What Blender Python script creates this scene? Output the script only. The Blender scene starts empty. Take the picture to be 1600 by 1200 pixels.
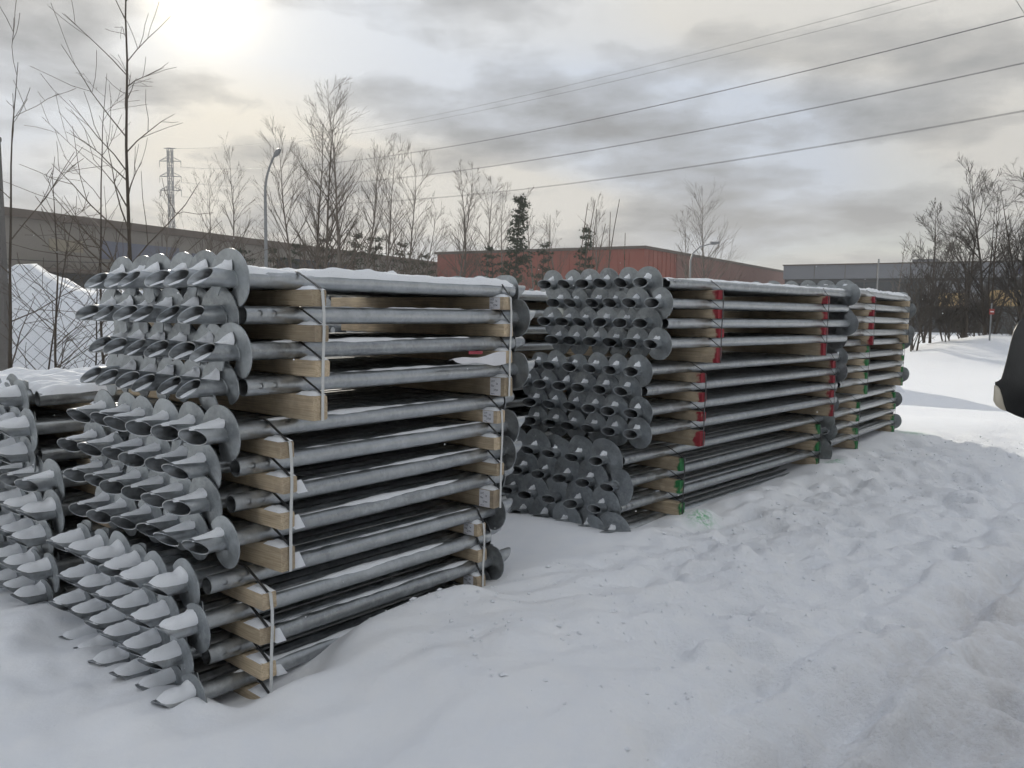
import bpy, math, random
import numpy as np
from math import sin, cos, pi, radians, sqrt, atan2
from mathutils import Vector, Matrix, noise

scene = bpy.context.scene
col = scene.collection
rng = random.Random(7)

# ------------------------------------------------------------------ camera
CZ, FPX, PITCH, ROLL = 1.65, 1265.0, radians(5.0), radians(0.7)
cam_d = bpy.data.cameras.new("camera")
cam_d.sensor_fit = 'HORIZONTAL'
cam_d.sensor_width = 36.0
cam_d.lens = 36.0 * FPX / 1600.0
cam_d.clip_start = 0.05
cam_d.clip_end = 3000.0
cam = bpy.data.objects.new("camera", cam_d)
col.objects.link(cam)
fw = Vector((0, cos(PITCH), -sin(PITCH)))
up0 = Vector((0, sin(PITCH), cos(PITCH)))
rt0 = Vector((1, 0, 0))
rt = rt0 * cos(ROLL) + up0 * sin(ROLL)
up = up0 * cos(ROLL) - rt0 * sin(ROLL)
M = Matrix((rt, up, -fw)).transposed().to_4x4()
M.translation = Vector((0, 0, CZ))
cam.matrix_world = M
scene.camera = cam

def at(px, py, Y):
    """a point Y metres ahead that the photograph shows near (px, py)"""
    return Vector(((px - 800) / FPX * Y, Y, CZ + (489.3 + (px - 800) * .0122 - py) / FPX * Y))

# ------------------------------------------------------------------ world, sun, exposure
SUN_AZ, SUN_EL = radians(-20.5), radians(19.3)
sun_dir = Vector((sin(SUN_AZ) * cos(SUN_EL), cos(SUN_AZ) * cos(SUN_EL), sin(SUN_EL)))
world = bpy.data.worlds.new("World")
scene.world = world
world.use_nodes = True
wt = world.node_tree
wt.nodes.clear()

def N(t, typ, **kw):
    n = t.nodes.new(typ)
    for k, v in kw.items():
        if k.startswith('i_'):
            key = k[2:]
            key = int(key) if key.isdigit() else key.replace('_', ' ')
            n.inputs[key].default_value = v
        else:
            setattr(n, k, v)
    return n

def math_node(t, op, a, b=None, c=None, clamp=False):
    n = t.nodes.new('ShaderNodeMath')
    n.operation = op
    n.use_clamp = clamp
    for i, v in enumerate((a, b, c)):
        if v is None:
            continue
        if isinstance(v, (int, float)):
            n.inputs[i].default_value = v
        else:
            t.links.new(v, n.inputs[i])
    return n.outputs[0]

def mix_col(t, fac, a, b, blend='MIX'):
    n = t.nodes.new('ShaderNodeMix')
    n.data_type = 'RGBA'
    n.blend_type = blend
    for s, v in ((n.inputs[0], fac), (n.inputs[6], a), (n.inputs[7], b)):
        if isinstance(v, (int, float)):
            s.default_value = v
        elif isinstance(v, tuple):
            s.default_value = v if len(v) == 4 else (*v, 1)
        else:
            t.links.new(v, s)
    return n.outputs[2]

def ramp(t, fac, stops):
    n = t.nodes.new('ShaderNodeValToRGB')
    el = n.color_ramp.elements
    while len(el) < len(stops):
        el.new(0.5)
    for e, (p, c) in zip(el, stops):
        e.position = p
        e.color = (c, c, c, 1) if isinstance(c, (int, float)) else (*c, 1)
    if fac is not None:
        t.links.new(fac, n.inputs[0])
    return n.outputs[0]

sky = N(wt, 'ShaderNodeTexSky', sky_type='NISHITA', sun_disc=False, sun_elevation=SUN_EL,
        sun_rotation=SUN_AZ, altitude=50.0, air_density=1.0, dust_density=2.5, ozone_density=1.0)
tc = N(wt, 'ShaderNodeTexCoord')
sep = N(wt, 'ShaderNodeSeparateXYZ')
wt.links.new(tc.outputs['Generated'], sep.inputs[0])
zz = math_node(wt, 'ADD', math_node(wt, 'MAXIMUM', sep.outputs[2], 0.0), 0.16)
cx = math_node(wt, 'DIVIDE', sep.outputs[0], zz)
cy = math_node(wt, 'DIVIDE', sep.outputs[1], zz)
comb = N(wt, 'ShaderNodeCombineXYZ')
wt.links.new(cx, comb.inputs[0]); wt.links.new(cy, comb.inputs[1])
comb.inputs[2].default_value = 17.1
n1 = N(wt, 'ShaderNodeTexNoise', i_Scale=1.0, i_Detail=4.0, i_Roughness=0.55)
n2 = N(wt, 'ShaderNodeTexNoise', i_Scale=0.7, i_Detail=1.0, i_Roughness=0.5)
n3 = N(wt, 'ShaderNodeTexNoise', i_Scale=3.4, i_Detail=5.0, i_Roughness=0.58)
for n_ in (n1, n2, n3):
    wt.links.new(comb.outputs[0], n_.inputs['Vector'])
dens = math_node(wt, 'ADD', math_node(wt, 'MULTIPLY', n1.outputs[0], 0.72), math_node(wt, 'MULTIPLY', n3.outputs[0], 0.28))
dark = ramp(wt, dens, [(0.465, 0.0), (0.51, 0.40), (0.61, 1.0)])
thin = ramp(wt, n2.outputs[0], [(0.40, 1.0), (0.56, 0.0)])
elev = sep.outputs[2]
# light cloud veil, dark cloud bellies, blue patches between
veil = (0.52, 0.50, 0.455)
belly = (0.185, 0.19, 0.195)
sky_s = mix_col(wt, 1.0, sky.outputs[0], (0.085, 0.085, 0.088), 'MULTIPLY')
sky_s = mix_col(wt, 1.0, sky_s, (0.41, 0.47, 0.56), 'DARKEN')
base = mix_col(wt, math_node(wt, 'MULTIPLY', thin, 0.75), veil, sky_s)
cl = mix_col(wt, math_node(wt, 'MULTIPLY', dark, 0.95), base, belly)
hor = ramp(wt, elev, [(0.0, 1.0), (0.02, 0.85), (0.16, 0.0)])
cl = mix_col(wt, math_node(wt, 'MULTIPLY', hor, 0.7), cl, (0.55, 0.535, 0.50))
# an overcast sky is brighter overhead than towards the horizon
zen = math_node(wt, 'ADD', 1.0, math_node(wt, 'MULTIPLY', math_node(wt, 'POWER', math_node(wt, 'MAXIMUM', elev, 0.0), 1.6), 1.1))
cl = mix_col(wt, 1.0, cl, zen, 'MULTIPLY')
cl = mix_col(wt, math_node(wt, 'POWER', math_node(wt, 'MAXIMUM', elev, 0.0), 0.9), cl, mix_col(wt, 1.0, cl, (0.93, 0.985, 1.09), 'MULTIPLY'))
# the sun behind thin cloud
dotn = N(wt, 'ShaderNodeVectorMath', operation='DOT_PRODUCT')
nrm = N(wt, 'ShaderNodeVectorMath', operation='NORMALIZE')
wt.links.new(tc.outputs['Generated'], nrm.inputs[0])
wt.links.new(nrm.outputs[0], dotn.inputs[0])
dotn.inputs[1].default_value = sun_dir
g = math_node(wt, 'MAXIMUM', dotn.outputs['Value'], 0.0)
veil_g = math_node(wt, 'SUBTRACT', 1.0, math_node(wt, 'MULTIPLY', dark, 0.85))
def lobe(n_, amp):
    return math_node(wt, 'MULTIPLY', math_node(wt, 'POWER', g, n_), amp)
wide = math_node(wt, 'MULTIPLY', math_node(wt, 'ADD', lobe(14.0, 0.12), lobe(70.0, 0.16)), veil_g)
core = math_node(wt, 'ADD', lobe(420.0, 0.28), math_node(wt, 'ADD', lobe(1600.0, 1.6), lobe(6000.0, 12.0)))
gsum = math_node(wt, 'ADD', wide, core)
glow = mix_col(wt, 1.0, (1.0, 0.82, 0.50), gsum, 'MULTIPLY')
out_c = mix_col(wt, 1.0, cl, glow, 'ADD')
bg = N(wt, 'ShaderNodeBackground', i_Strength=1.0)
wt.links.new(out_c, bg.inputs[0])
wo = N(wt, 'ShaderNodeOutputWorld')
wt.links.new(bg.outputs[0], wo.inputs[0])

sl = bpy.data.lights.new("sun", 'SUN')
sl.energy = 3.6
sl.angle = radians(0.6)
sl.color = (1.0, 0.93, 0.80)
so = bpy.data.objects.new("sun", sl)
so.rotation_euler = (-sun_dir).to_track_quat('-Z', 'Y').to_euler()
so.location = (-20, 40, 30)
col.objects.link(so)

scene.view_settings.view_transform = 'Standard'
scene.view_settings.look = 'None'
scene.view_settings.exposure = 0.22
scene.cycles.use_adaptive_sampling = True
scene.cycles.adaptive_threshold = 0.04
scene.cycles.adaptive_min_samples = 12
scene.cycles.max_bounces = 4
scene.cycles.diffuse_bounces = 2
scene.cycles.glossy_bounces = 2
scene.cycles.transmission_bounces = 2
scene.cycles.volume_bounces = 0
scene.cycles.use_denoising = True
scene.view_settings.gamma = 1.0
scene.view_settings.use_curve_mapping = False

# ------------------------------------------------------------------ helpers
class MB:
    """collects faces for one mesh"""
    def __init__(s):
        s.v, s.f, s.m = [], [], []
    def add(s, verts, faces, mat=0):
        o = len(s.v)
        s.v.extend([tuple(p) for p in verts])
        s.f.extend([tuple(i + o for i in f) for f in faces])
        s.m.extend([mat] * len(faces))
    def box(s, a, b, mat=0):
        x0, y0, z0 = a; x1, y1, z1 = b
        s.add([(x0, y0, z0), (x1, y0, z0), (x1, y1, z0), (x0, y1, z0), (x0, y0, z1), (x1, y0, z1), (x1, y1, z1), (x0, y1, z1)],
              [(0, 3, 2, 1), (4, 5, 6, 7), (0, 1, 5, 4), (1, 2, 6, 5), (2, 3, 7, 6), (3, 0, 4, 7)], mat)
    def tube(s, pts, rad, n=6, mat=0, cap=True):
        pts = [Vector(p) for p in pts]
        if isinstance(rad, (int, float)):
            rad = [rad] * len(pts)
        o = len(s.v)
        ref = None
        for i, p in enumerate(pts):
            t = (pts[min(i + 1, len(pts) - 1)] - pts[max(i - 1, 0)])
            if t.length < 1e-9:
                t = Vector((0, 0, 1))
            t.normalize()
            if ref is None:
                ref = Vector((1, 0, 0)) if abs(t.x) < .8 else Vector((0, 1, 0))
            b = t.cross(ref)
            if b.length < 1e-6:
                b = t.cross(Vector((0.3, 0.5, 0.8)))
            b.normalize()
            a = b.cross(t)
            ref = a
            for k in range(n):
                q = 2 * pi * k / n
                s.v.append(tuple(p + (a * cos(q) + b * sin(q)) * rad[i]))
        for i in range(len(pts) - 1):
            for k in range(n):
                k2 = (k + 1) % n
                s.f.append((o + i * n + k, o + i * n + k2, o + (i + 1) * n + k2, o + (i + 1) * n + k))
                s.m.append(mat)
        if cap:
            s.f.append(tuple(o + k for k in reversed(range(n)))); s.m.append(mat)
            e = o + (len(pts) - 1) * n
            s.f.append(tuple(e + k for k in range(n))); s.m.append(mat)
    def ribbon(s, pts, wvec, th, mat=0):
        """a flat band through pts, its width along wvec"""
        pts = [Vector(p) for p in pts]
        w = Vector(wvec)
        o = len(s.v)
        for i, p in enumerate(pts):
            t = (pts[min(i + 1, len(pts) - 1)] - pts[max(i - 1, 0)]).normalized()
            nn = t.cross(w).normalized() * th * .5
            for q in (p - w * .5 - nn, p + w * .5 - nn, p + w * .5 + nn, p - w * .5 + nn):
                s.v.append(tuple(q))
        for i in range(len(pts) - 1):
            a, b = o + i * 4, o + i * 4 + 4
            for k in range(4):
                k2 = (k + 1) % 4
                s.f.append((a + k, a + k2, b + k2, b + k)); s.m.append(mat)
        s.f.append((o + 3, o + 2, o + 1, o)); s.m.append(mat)
        e = o + (len(pts) - 1) * 4
        s.f.append((e, e + 1, e + 2, e + 3)); s.m.append(mat)
    def grid(s, P, mat=0, flip=False):
        """P[i][j] points"""
        ni, nj = len(P), len(P[0])
        o = len(s.v)
        for r in P:
            s.v.extend([tuple(p) for p in r])
        for i in range(ni - 1):
            for j in range(nj - 1):
                f = (o + i * nj + j, o + (i + 1) * nj + j, o + (i + 1) * nj + j + 1, o + i * nj + j + 1)
                s.f.append(f[::-1] if flip else f); s.m.append(mat)
    def mesh(s, name, mats, smooth=True, angle=40):
        me = bpy.data.meshes.new(name)
        me.from_pydata(s.v, [], s.f)
        for m_ in (mats if isinstance(mats, (list, tuple)) else [mats]):
            me.materials.append(m_)
        if any(s.m):
            me.polygons.foreach_set('material_index', s.m)
        if smooth:
            me.polygons.foreach_set('use_smooth', [True] * len(me.polygons))
            me.set_sharp_from_angle(angle=radians(angle))
        me.update()
        return me

def link(name, data, parent=None, loc=None, rot=None, scale=None):
    o = bpy.data.objects.new(name, data)
    col.objects.link(o)
    if parent is not None:
        o.parent = parent
    if loc is not None:
        o.location = loc
    if rot is not None:
        o.rotation_euler = rot
    if scale is not None:
        o.scale = scale
    return o

def tag(o, label=None, cat=None, group=None, kind=None):
    if label: o['label'] = label
    if cat: o['category'] = cat
    if group: o['group'] = group
    if kind: o['kind'] = kind
    return o

# ------------------------------------------------------------------ materials
def material(name):
    m = bpy.data.materials.new(name)
    m.use_nodes = True
    t = m.node_tree
    return m, t, t.nodes['Principled BSDF']

def coords(t, kind='Object', scale=(1, 1, 1)):
    c = N(t, 'ShaderNodeTexCoord')
    mp = N(t, 'ShaderNodeMapping')
    mp.inputs['Scale'].default_value = scale
    t.links.new(c.outputs[kind], mp.inputs[0])
    return mp.outputs[0]

def nz(t, vec, scale, detail=4, rough=.5, dist=0.0):
    n = N(t, 'ShaderNodeTexNoise', i_Scale=scale, i_Detail=float(detail), i_Roughness=rough, i_Distortion=dist)
    t.links.new(vec, n.inputs['Vector'])
    return n.outputs[0]

def bump(t, b, h, strength=.3, dist=.01):
    n = N(t, 'ShaderNodeBump', i_Strength=strength, i_Distance=dist)
    t.links.new(h, n.inputs['Height'])
    t.links.new(n.outputs[0], b.inputs['Normal'])

def simple(name, c, rough=.6, metal=0.0, var=.15, scale=6.0, bump_s=0.0, bump_scale=40, kind='Object'):
    m, t, b = material(name)
    v = coords(t, kind)
    f = nz(t, v, scale, 5, .6)
    lo = tuple(x * (1 - var) for x in c); hi = tuple(min(1, x * (1 + var)) for x in c)
    t.links.new(mix_col(t, f, lo, hi), b.inputs['Base Color'])
    b.inputs['Roughness'].default_value = rough
    b.inputs['Metallic'].default_value = metal
    if bump_s:
        bump(t, b, nz(t, v, bump_scale, 4), bump_s, .01)
    return m

def galvanised(name, c, rough, seedscale=9.0):
    m, t, b = material(name)
    oi = N(t, 'ShaderNodeObjectInfo')
    v = coords(t, 'Object', (1, 1, 1))
    add = N(t, 'ShaderNodeVectorMath', operation='ADD')
    sc = N(t, 'ShaderNodeVectorMath', operation='SCALE')
    t.links.new(oi.outputs['Random'], sc.inputs['Scale'])
    sc.inputs[0].default_value = (17.0, 31.0, 13.0)
    t.links.new(v, add.inputs[0]); t.links.new(sc.outputs[0], add.inputs[1])
    v2 = add.outputs[0]
    vor = N(t, 'ShaderNodeTexVoronoi', i_Scale=70.0)
    t.links.new(v2, vor.inputs['Vector'])
    spang = N(t, 'ShaderNodeRGBToBW')
    t.links.new(vor.outputs['Color'], spang.inputs[0])
    streak = nz(t, coords(t, 'Object', (1.2, 14, 14)), 2.0, 3, .6)
    big = nz(t, v2, seedscale, 3, .6)
    f = math_node(t, 'ADD', math_node(t, 'MULTIPLY', spang.outputs[0], .14),
                  math_node(t, 'ADD', math_node(t, 'MULTIPLY', big, .45), math_node(t, 'MULTIPLY', streak, .35)))
    f = math_node(t, 'ADD', f, math_node(t, 'MULTIPLY', math_node(t, 'SUBTRACT', oi.outputs['Random'], .5), .25))
    cc = ramp(t, f, [(.25, tuple(x * .68 for x in c)), (.75, tuple(x * 1.25 for x in c))])
    ox = ramp(t, nz(t, v2, 16, 4, .7), [(.50, 0.0), (.68, .65)])
    cc = mix_col(t, ox, cc, tuple(min(1, x * 1.18) for x in c))
    t.links.new(cc, b.inputs['Base Color'])
    t.links.new(math_node(t, 'SUBTRACT', .88, math_node(t, 'MULTIPLY', ox, .75)), b.inputs['Metallic'])
    rr = math_node(t, 'ADD', math_node(t, 'MULTIPLY', big, .25), rough - .12)
    t.links.new(rr, b.inputs['Roughness'])
    return m

M_GALV = galvanised('galvanised_steel', (.41, .43, .445), .35)
M_HELIX = galvanised('galvanised_plate', (.37, .395, .41), .48, 14.0)
M_SNOWCAP, t, b = material('snow_light')
b.inputs['Base Color'].default_value = (.83, .85, .88, 1)
b.inputs['Roughness'].default_value = .8
b.inputs['Specular IOR Level'].default_value = .2
bump(t, b, nz(t, coords(t), 90, 5, .65), .35, .006)

def wood(name, paint=None, amount=.06):
    m, t, b = material(name)
    oi = N(t, 'ShaderNodeObjectInfo')
    c = N(t, 'ShaderNodeTexCoord')
    sc = N(t, 'ShaderNodeVectorMath', operation='SCALE')
    t.links.new(oi.outputs['Random'], sc.inputs['Scale'])
    sc.inputs[0].default_value = (5, 23, 41)
    add = N(t, 'ShaderNodeVectorMath', operation='ADD')
    t.links.new(c.outputs['Object'], add.inputs[0]); t.links.new(sc.outputs[0], add.inputs[1])
    mp = N(t, 'ShaderNodeMapping')
    mp.inputs['Scale'].default_value = (1.2, 16, 16)
    t.links.new(add.outputs[0], mp.inputs[0])
    gr = nz(t, mp.outputs[0], 4.0, 6, .6, .6)
    wv = N(t, 'ShaderNodeTexWave', wave_type='RINGS', i_Scale=2.2, i_Distortion=5.0, i_Detail=3.0)
    t.links.new(mp.outputs[0], wv.inputs['Vector'])
    f = math_node(t, 'ADD', math_node(t, 'MULTIPLY', gr, .9), math_node(t, 'MULTIPLY', wv.outputs['Fac'], .1))
    cc = ramp(t, f, [(.25, (.32, .22, .12)), (.55, (.52, .40, .24)), (.85, (.64, .52, .34))])
    dirt = ramp(t, nz(t, add.outputs[0], 7, 4, .6), [(.42, 0.0), (.70, .65)])
    cc = mix_col(t, dirt, cc, (.25, .19, .13))
    hs = N(t, 'ShaderNodeHueSaturation')
    t.links.new(cc, hs.inputs['Color'])
    t.links.new(math_node(t, 'ADD', math_node(t, 'MULTIPLY', oi.outputs['Random'], .5), .75), hs.inputs['Value'])
    hs.inputs['Saturation'].default_value = .82
    cc = hs.outputs[0]
    if paint:
        s = N(t, 'ShaderNodeSeparateXYZ')
        t.links.new(c.outputs['Object'], s.inputs[0])
        edge = math_node(t, 'ADD', s.outputs[0], math_node(t, 'MULTIPLY', math_node(t, 'SUBTRACT', nz(t, add.outputs[0], 13, 4), .5), .14))
        msk = ramp(t, math_node(t, 'MULTIPLY_ADD', edge, 1.0, .5 + amount), [(.49, 0.0), (.51, 1.0)])
        cc = mix_col(t, msk, cc, paint)
    t.links.new(cc, b.inputs['Base Color'])
    b.inputs['Roughness'].default_value = .75
    bump(t, b, gr, .25, .004)
    return m

M_WOOD = wood('raw_timber')
M_WOOD_R = wood('timber_red_end', (.27, .02, .03), .035)
M_WOOD_G = wood('timber_green_end', (.02, .17, .05), .022)
M_STRAP_W = simple('white_strap', (.62, .63, .62), .45, 0, .1, 20)
M_STRAP_K = simple('black_strap', (.035, .036, .038), .45, 0, .2, 20)
M_PAPER = simple('paper', (.70, .70, .73), .7, 0, .06, 25)
M_INK = simple('ink', (.04, .045, .07), .7, 0, .1, 25)
M_GREENP = simple('green_paint', (.02, .17, .05), .6, 0, .3, 30)
M_REDP = simple('red_plastic', (.30, .03, .05), .5, 0, .2, 20)
M_POST = simple('weathered_concrete', (.17, .165, .16), .9, 0, .3, 12, .4, 60)
M_STEEL = simple('grey_lamp_steel', (.22, .23, .24), .5, .4, .15, 5)
M_PYLON = simple('pylon_steel', (.20, .21, .22), .6, .3, .1, 3)
M_WIRE = simple('conductor', (.10, .10, .105), .5, .3, .1, 3)
M_FENCE = simple('fence_wire', (.10, .10, .10), .6, .3, .2, 30)
M_BARK = simple('dark_bark', (.075, .062, .05), .9, 0, .35, 9, .4, 40)
M_BIRCH = simple('birch_bark', (.16, .14, .12), .9, 0, .4, 5, .3, 30)
M_TWIG = simple('twigs', (.115, .095, .078), .9, 0, .3, 4)
M_DTWIG = simple('dark_twigs', (.050, .043, .037), .9, 0, .3, 4)
M_NEEDLE = simple('pine_needles', (.035, .050, .028), .8, 0, .4, 3)

def snow_ground():
    m, t, b = material('trodden_snow')
    v = coords(t, 'Object')
    fine = nz(t, v, 32, 4, .72)
    mid = nz(t, v, 5.0, 4, .62)
    lump = nz(t, v, 1.3, 2, .55)
    at_ = N(t, 'ShaderNodeAttribute', attribute_name='wear')
    sp = N(t, 'ShaderNodeSeparateColor')
    t.links.new(at_.outputs['Color'], sp.inputs[0])
    wear, grn = sp.outputs[0], sp.outputs[1]
    c0 = mix_col(t, ramp(t, mid, [(.35, 0.0), (.7, 1.0)]), (.84, .86, .895), (.89, .90, .915))
    d = math_node(t, 'MULTIPLY', wear, ramp(t, math_node(t, 'ADD', math_node(t, 'MULTIPLY', mid, .6), math_node(t, 'MULTIPLY', fine, .4)), [(.36, .15), (.62, 1.0)]))
    c1 = mix_col(t, d, c0, (.50, .475, .465))
    gm = math_node(t, 'MULTIPLY', grn, ramp(t, fine, [(.40, 0.0), (.62, 1.0)]))
    c2 = mix_col(t, gm, c1, (.10, .42, .18))
    t.links.new(c2, b.inputs['Base Color'])
    b.inputs['Roughness'].default_value = .75
    b.inputs['Specular IOR Level'].default_value = .25
    h = math_node(t, 'ADD', math_node(t, 'MULTIPLY', fine, .65), math_node(t, 'ADD', math_node(t, 'MULTIPLY', mid, .8), math_node(t, 'MULTIPLY', lump, .6)))
    n = N(t, 'ShaderNodeBump', i_Distance=.05)
    t.links.new(h, n.inputs['Height'])
    t.links.new(math_node(t, 'ADD', math_node(t, 'MULTIPLY', sp.outputs[2], .48), .10), n.inputs['Strength'])
    t.links.new(n.outputs[0], b.inputs['Normal'])
    return m
M_GROUND = snow_ground()
M_BANK = simple('piled_snow', (.80, .82, .855), .8, 0, .05, 2.0, .5, 4)

# ------------------------------------------------------------------ stacks: where each bundle lies
class Frame:
    def __init__(s, X, Y, Z, yaw, tilt=0.0):
        yaw, tilt = radians(yaw), radians(tilt)
        s.o = Vector((X, Y, Z))
        s.d = Vector((sin(yaw) * cos(tilt), cos(yaw) * cos(tilt), sin(tilt)))
        s.n = Vector((-cos(yaw), sin(yaw), 0))      # towards the back of the stack
    def p(s, u, v, w):
        return s.o + s.d * u + s.n * v + Vector((0, 0, w))
    def uv(s, x, y):
        dx, dy = x - s.o.x, y - s.o.y
        q = s.d.x * s.n.y - s.d.y * s.n.x
        return (dx * s.n.y - dy * s.n.x) / q, (s.d.x * dy - s.d.y * dx) / q

FB = Frame(-1.282, 3.216, .515, 40.0)     # lowest bundle of the nearest stack
FR = Frame(.776, 5.903, .57, 42.8)        # lowest bundle of the second stack

# ------------------------------------------------------------------ ground
def fbm(x, y, s, seed=0.0, octv=3):
    return noise.fractal(Vector((x * s, y * s, seed)), 1.0, 2.0, octv, noise_basis='PERLIN_ORIGINAL')

def sm(a, b, x):
    t = max(0.0, min(1.0, (x - a) / (b - a)))
    return t * t * (3 - 2 * t)

def gauss(x, y, cx, cy, sx, sy, rot=0.0):
    dx, dy = x - cx, y - cy
    c, s = cos(rot), sin(rot)
    a, b_ = (dx * c + dy * s) / sx, (-dx * s + dy * c) / sy
    return math.exp(-.5 * (a * a + b_ * b_))

foot = []
for _ in range(330):      # footprints and scuffs in the trodden strip beside the stacks
    u_ = rng.uniform(-2.5, 8.0); v_ = -rng.uniform(.25, 3.0)
    p_ = FR.p(u_, v_, 0)
    foot.append((p_.x, p_.y, rng.uniform(.07, .15), rng.uniform(.045, .075), rng.uniform(0, pi), rng.choice((-.07, -.06, -.045, .035))))

foot_bin = {}
for f_ in foot:
    for i_ in (-1, 0, 1):
        for j_ in (-1, 0, 1):
            foot_bin.setdefault((int(f_[0] // .4) + i_, int(f_[1] // .4) + j_), []).append(f_)

def ground_h(x, y):
    r = sqrt(x * x + y * y)
    h = 0.05 * fbm(x, y, .35, 3.1) * sm(.5, 3, r)
    far = sm(14, 40, r)
    h += far * .25 * fbm(x, y, .06, 8.0)
    if r > 45 or y < -3:
        return h
    # ground is a little higher towards the left-hand stack
    h += .14 * sm(-1.6, -2.6, x) * sm(2.4, 3.6, y) * (1 - sm(9, 14, y))
    u1, v1 = FB.uv(x, y)
    # drift along the front foot of the nearest stack
    h += .13 * sm(.40, .80, u1) * (1 - sm(1.35, 1.66, u1)) * math.exp(-.5 * ((v1 + .2) / (.12 if v1 > -.2 else .30)) ** 2)
    h += .09 * sm(.1, .9, u1) * (1 - sm(1.9, 3.2, u1)) * math.exp(-.5 * ((v1 + .5) / .7) ** 2)
    h += .07 * gauss(u1, v1, .22, -.26, .22, .10)
    h += .16 * gauss(x, y, 5.0, 10.3, 2.2, 2.2)
    h += .075 * sm(-.75, -.25, u1) * (1 - sm(-.02, .12, u1)) * sm(-.35, -.05, v1) * (1 - sm(1.2, 1.6, v1)) * (1 + .5 * fbm(x, y, 5.0, 31.0, 2))
    if r < 9 and v1 < .1:
        h += (.075 * fbm(x, y, 1.2, 21.0, 2) + .030 * fbm(x * .6 + y * .5, y * 1.8 - x, 2.6, 24.0, 2)) * sm(.1, -.4, v1)
    h += .10 * gauss(u1, v1, .12, -.45, .30, .16) + .05 * gauss(u1, v1, -.25, -.1, .2, .3)
    h += .10 * gauss(u1, v1, 1.2, -.75, .5, .25) * (1 + .5 * fbm(x, y, 2.0, 4))
    h += .06 * gauss(u1, v1, 2.2, -.3, .35, .35)
    h -= .05 * gauss(u1, v1, .45, -.12, .12, .06)
    # second stack: trodden ridge at its foot
    u2, v2 = FR.uv(x, y)
    h += .05 * sm(-.4, .2, u2) * (1 - sm(3.9, 4.6, u2)) * math.exp(-.5 * ((v2 + .25) / .14) ** 2) * (1 + 1.1 * fbm(x, y, 3.0, 1.5))
    h += .07 * gauss(u2, v2, -.3, .45, .18, .5)
    tr = sm(-.15, -.5, v2) * (1 - sm(-6.0, -8.0, v2)) * sm(-1.2, .5, u2 - v2) * (1 - sm(7, 10, u2))
    if tr > 0 and r < 16:
        h += tr * (.034 * fbm(x, y, 2.4, 2.2, 4) + .034 * max(-.25, min(.45, fbm(x, y, 6.5, 5.2, 4))))
        for fx, fy, a, b_, q, d in foot_bin.get((int(x // .4), int(y // .4)), ()):
            dx, dy = x - fx, y - fy
            aa, bb = (dx * cos(q) + dy * sin(q)) / a, (-dx * sin(q) + dy * cos(q)) / b_
            h += tr * d / (1 + (aa * aa + bb * bb) ** 3)
    # wheel ruts beside the car
    rut = sm(-8, -3, u2) * 1.0
    for c_, w_, d_ in ((-2.28, .07, .12), (-2.44, .035, -.07), (-2.66, .10, .13), (-1.90, .05, .05), (-2.90, .04, -.08), (-4.3, .12, .07), (-4.6, .1, .05)):
        h -= (1 - far) * d_ * math.exp(-.5 * ((v2 - c_ - .05 * fbm(x, y, .8, 9)) / w_) ** 2) * (.75 + .9 * fbm(x, y, 2.2, 6.0))
    # heap under the bushes on the right, low plough ridges
    h += .85 * gauss(x, y, 17.9, 30.0, 2.0, 1.8) * (1 + .35 * fbm(x, y, .7, 2)) + .3 * gauss(x, y, 23, 31, 5, 2.5)
    h += .35 * gauss(x, y, 11.8, 32, 3.5, 1.2)
    return h

def wear_at(x, y):
    if abs(x) > 20 or y > 25 or y < -4:
        return 0.0, 0.0, .3
    u2, v2 = FR.uv(x, y)
    w = .5 * sm(-1.85, -2.45, v2) * (1 - sm(-5.5, -7.5, v2)) * (1 - sm(4, 12, u2))
    w = max(w, .05 * sm(-.3, -.9, v2) * (1 - sm(5, 9, u2)) * sm(-4.2, -2.2, u2))
    w *= .65 + .7 * max(0, .5 + fbm(x, y, 1.4, 7.7))
    gpt = 0.0
    for gu, gv in ((.70, -.27), (3.5, -.2)):
        gpt = max(gpt, gauss(u2, v2, gu + .03, gv - .03, .09, .06))
    q = FR.p(3.45, -.12, 0)
    gpt = max(gpt, .8 * gauss(x, y, 5.30, 10.6, .12, .12))
    rough = .06 + .94 * sm(-.2, -.8, v2) * sm(-1.3, .6, u2 - v2)
    return min(1, w), min(1, gpt), rough

def graded(lo, hi, dens):
    xs = [lo]
    while xs[-1] < hi:
        xs.append(xs[-1] + dens(xs[-1]))
    xs[-1] = hi
    return xs
gx = graded(-900, 900, lambda x: .027 if -2.2 < x < 4.6 else min(60, .027 + .08 * max(-2.2 - x, x - 4.6)))
gy = graded(-60, 1500, lambda y: .027 if 2.5 < y < 7.2 else min(60, .027 + .065 * max(2.5 - y, y - 7.2)))
gv, wr = [], []
for y_ in gy:
    for x_ in gx:
        gv.append((x_, y_, ground_h(x_, y_)))
        wr.append(wear_at(x_, y_) + (1,))
nx_ = len(gx)
gf = [(j * nx_ + i, j * nx_ + i + 1, (j + 1) * nx_ + i + 1, (j + 1) * nx_ + i) for j in range(len(gy) - 1) for i in range(nx_ - 1)]
gm_ = bpy.data.meshes.new('snowy_ground')
gm_.from_pydata(gv, [], gf)
ca = gm_.color_attributes.new('wear', 'FLOAT_COLOR', 'POINT')
ca.data.foreach_set('color', [c for q in wr for c in q])
gm_.polygons.foreach_set('use_smooth', [True] * len(gm_.polygons))
gm_.materials.append(M_GROUND)
gm_.update()
tag(link('snowy_ground', gm_), kind='structure')

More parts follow.
